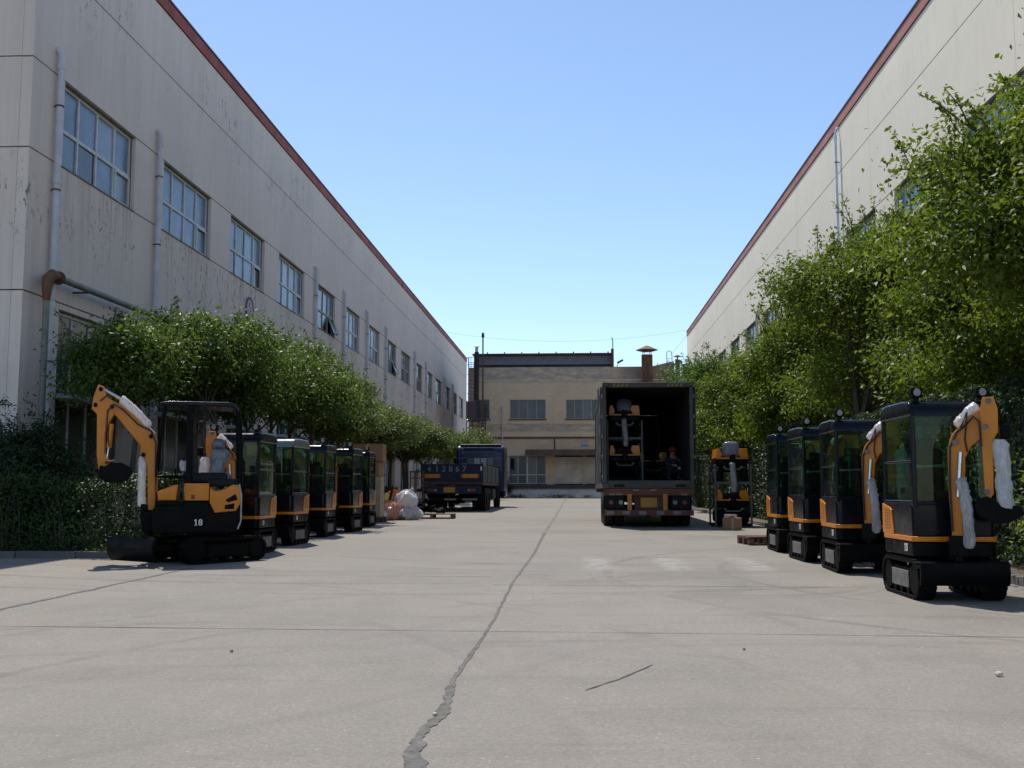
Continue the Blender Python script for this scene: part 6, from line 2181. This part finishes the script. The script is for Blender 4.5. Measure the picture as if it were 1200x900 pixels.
pallet("low wooden pallet under the tall carton stack", -6.42, 32.9, 0.95, 1.0, R(-4))

def iron_frames():
    e = empty("iron_frame", (-5.1, 36.45, gz(36.4) + 0.165), R(4), "rusty red iron frame bundle standing on the pallet by the blue truck", "frame")
    mb = MB()
    for x in (-0.55, -0.40, -0.12):
        mb.box((x, 0, 0.72), (0.05, 0.05, 1.44), (0, R(random.uniform(-1, 1)), 0))
    for z in (0.35, 0.75, 1.2):
        mb.box((-0.34, 0.0, z), (0.42, 0.04, 0.04))
    mb.box((-0.34, 0.0, 1.42), (0.5, 0.05, 0.05))
    mb.build("upright", M['oxide'], e, smooth=False)
    g = MB(); r = random.Random(4)
    for k in range(26):
        x, z = r.uniform(-0.5, 0.5), r.uniform(0.05, 0.5) * (1.6 if r.random() < 0.4 else 0.6)
        if x > 0.1: z *= 0.4
        g.tube([(x, r.uniform(-0.3, 0.3), z), (x + r.uniform(-0.15, 0.15), r.uniform(-0.3, 0.3), z + r.uniform(-0.05, 0.12)), (x + r.uniform(-0.2, 0.3), r.uniform(-0.3, 0.3), max(0.03, z + r.uniform(-0.1, 0.1)))], r.uniform(0.015, 0.04), 6)
        g.box((x, r.uniform(-0.3, 0.3), max(0.06, z)), (r.uniform(0.08, 0.2), r.uniform(0.08, 0.2), r.uniform(0.04, 0.1)), (0, 0, r.uniform(0, 3)), 0.01, 1)
    g.build("iron_fittings", M['iron'], e)
iron_frames()

def cartons():
    r = random.Random(9)
    z = gz(32.9) + 0.167
    def box(label, w, d, h, x, y, zz, m, rz):
        e = empty("cardboard_box", (x, y, zz), rz, label, "box", "boxes stacked in the left row" if x < 0 else None)
        b = MB().box((0, 0, h / 2), (w, d, h), bev=0.006, seg=1)
        b.build("carton", m, e)
        f = MB()
        f.box((0, -d / 4 - 0.002, h + 0.003), (w * 0.995, d * 0.485, 0.006)); f.box((0, d / 4 + 0.002, h + 0.0035), (w * 0.995, d * 0.485, 0.007))
        f.build("flap", m, e, smooth=False)
        tp = MB()
        tp.box((0, -d / 2 - 0.001, h * 0.5), (0.05, 0.003, h)); tp.box((0, 0, h + 0.0078), (0.05, d, 0.002))
        tp.build("packing_tape", M['cartonpale'] if m is M['carton'] else M['carton'], e, smooth=False)
        return e
    box("tall pale cardboard crate at the bottom of the carton stack", 0.86, 0.9, 1.22, -6.42, 32.9, z, M['cartonpale'], R(3))
    box("brown box on the tall crate, second from the top of the stack", 0.80, 0.86, 0.46, -6.44, 32.9, z + 1.232, M['carton'], R(1))
    box("widest brown box on top of the carton stack", 0.94, 0.95, 0.52, -6.40, 32.88, z + 1.704, M['carton'], R(4))
    e = box("brown cardboard box on the ground in front of the steel rack", 0.46, 0.40, 0.30, 3.98, 27.8, gz(27.8) + 0.003, M['carton'], R(-4))
    if "group" in e: del e["group"]
cartons()

def lump(mb, c, s, seed, n=14, amp=0.16):
    """a slumped bag: noisy squashed sphere, flat underneath"""
    r = random.Random(seed)
    ph = [r.uniform(0, 6.28) for _ in range(8)]
    vs, fs = [], []
    rows = 10
    for j in range(rows + 1):
        a = -math.pi / 2 + math.pi * j / rows
        for k in range(n * 2):
            b = math.pi * k / n
            d = 1 + amp * (math.sin(3 * b + ph[0] + 2 * a) + 0.7 * math.sin(5 * b + ph[1] - 3 * a) + 0.5 * math.sin(9 * b + 6 * a + ph[2]))
            x, y, z = math.cos(a) * math.cos(b) * d, math.cos(a) * math.sin(b) * d, math.sin(a) * (1 + 0.5 * (d - 1))
            z = max(z, -0.72 + 0.02 * math.sin(b * 3))
            vs.append((c[0] + x * s[0], c[1] + y * s[1], c[2] + (z + 0.72) * s[2] / 1.72 * 1.0))
    m_ = n * 2
    for j in range(rows):
        for k in range(m_):
            l = (k + 1) % m_
            fs.append((j * m_ + k, j * m_ + l, (j + 1) * m_ + l, (j + 1) * m_ + k))
    return mb.add(vs, fs)

def bags():
    y0 = 34.9
    G = "plastic bags heaped beside the cartons"
    def bag(label, c, s, seed, m, amp=0.16):
        x, y, z = c
        e = empty("plastic_bag", (x, y, gz(y) + z), 0, label, "bag", G)
        b = MB(); lump(b, (0, 0, 0), s, seed, amp=amp); b.build("sack", m, e)
        k = MB()
        k.tube([(s[0] * 0.3, 0, s[2] * 0.95), (s[0] * 0.4, 0.02, s[2] * 1.08), (s[0] * 0.52, 0.03, s[2] * 1.14)], [0.05, 0.025, 0.06], 8)
        k.build("tied_neck", m, e)
    bag("white bag with orange parts showing through, lowest and leftmost of the heap", (-6.0, y0 - 0.15, 0.0), (0.44, 0.4, 0.56), 3, M['bagorange'])
    bag("plain white bag lying right of the orange tinted one", (-5.42, y0 - 0.05, 0.0), (0.36, 0.4, 0.48), 4, M['bag'])
    bag("puffed white bag with pink print on top of the heap", (-5.55, y0 + 0.1, 0.36), (0.38, 0.42, 0.60), 5, M['bag'])
    bag("flat white bag spilling at the foot of the cartons", (-6.25, y0 - 0.6, 0.0), (0.24, 0.3, 0.26), 6, M['bag'])
    e = empty("plastic_scoop", (-6.0, y0 + 0.05, gz(y0) + 0.50), R(10), "bright red orange plastic piece sticking out of the bags", "plastic part")
    MB().plate([(-0.10, 0.0), (0.08, 0.0), (0.20, 0.44), (0.02, 0.50)], -0.02, 0.02, XZ(), 0.006).plate([(-0.10, 0.0), (-0.06, 0.0), (0.055, 0.49), (0.02, 0.50)], -0.13, -0.02, XZ(), 0.006).build("shell", M['redorange'], e)
    e = empty("plastic_bottle", (-6.3, y0 + 0.05, gz(y0) + 0.45), R(-8), "lime yellow plastic container leaning at the top of the bags", "container")
    MB().tube([(0, 0, 0), (0.04, 0, 0.25), (0.10, 0, 0.36), (0.15, 0, 0.42)], [0.11, 0.11, 0.085, 0.04], 12).build("flask", M['lime'], e)
    MB().cyl((0.15, 0, 0.42), (0.19, 0, 0.47), 0.042, n=10).build("cap", M['redorange'], e)
    e = empty("red_carton", (-6.25, y0 + 0.02, gz(y0) + 0.38), R(5), "small red box wedged between the crate and the bags", "box")
    MB().box((0, 0, 0.13), (0.36, 0.25, 0.26), (0, R(6), 0), 0.008, 1).build("carton", M['redorange'], e)
bags()

def stones():
    r = random.Random(12)
    for lab, x, y, s in (("pale pebble lying alone on the concrete at the right", 2.62, 6.95, 0.024), ("dark crumb of stone on the concrete left of centre", -2.45, 7.6, 0.013),
                         ("tiny white chip lying in the dark crack", -0.735, 5.62, 0.014), ("small grey stone right of the crack's wide end", 1.2, 7.9, 0.011)):
        b = MB(); lump(b, (0, 0, 0), (s, s * 0.8, s * 1.1), int(x * 10) + 50, 6, 0.12)
        o = b.build("pebble", M['pebble'] if ("pale" in lab or "white" in lab) else M['seam'], None, (x, y, gz(y) + 0.005))
        tag(o, lab, "stone")
stones()
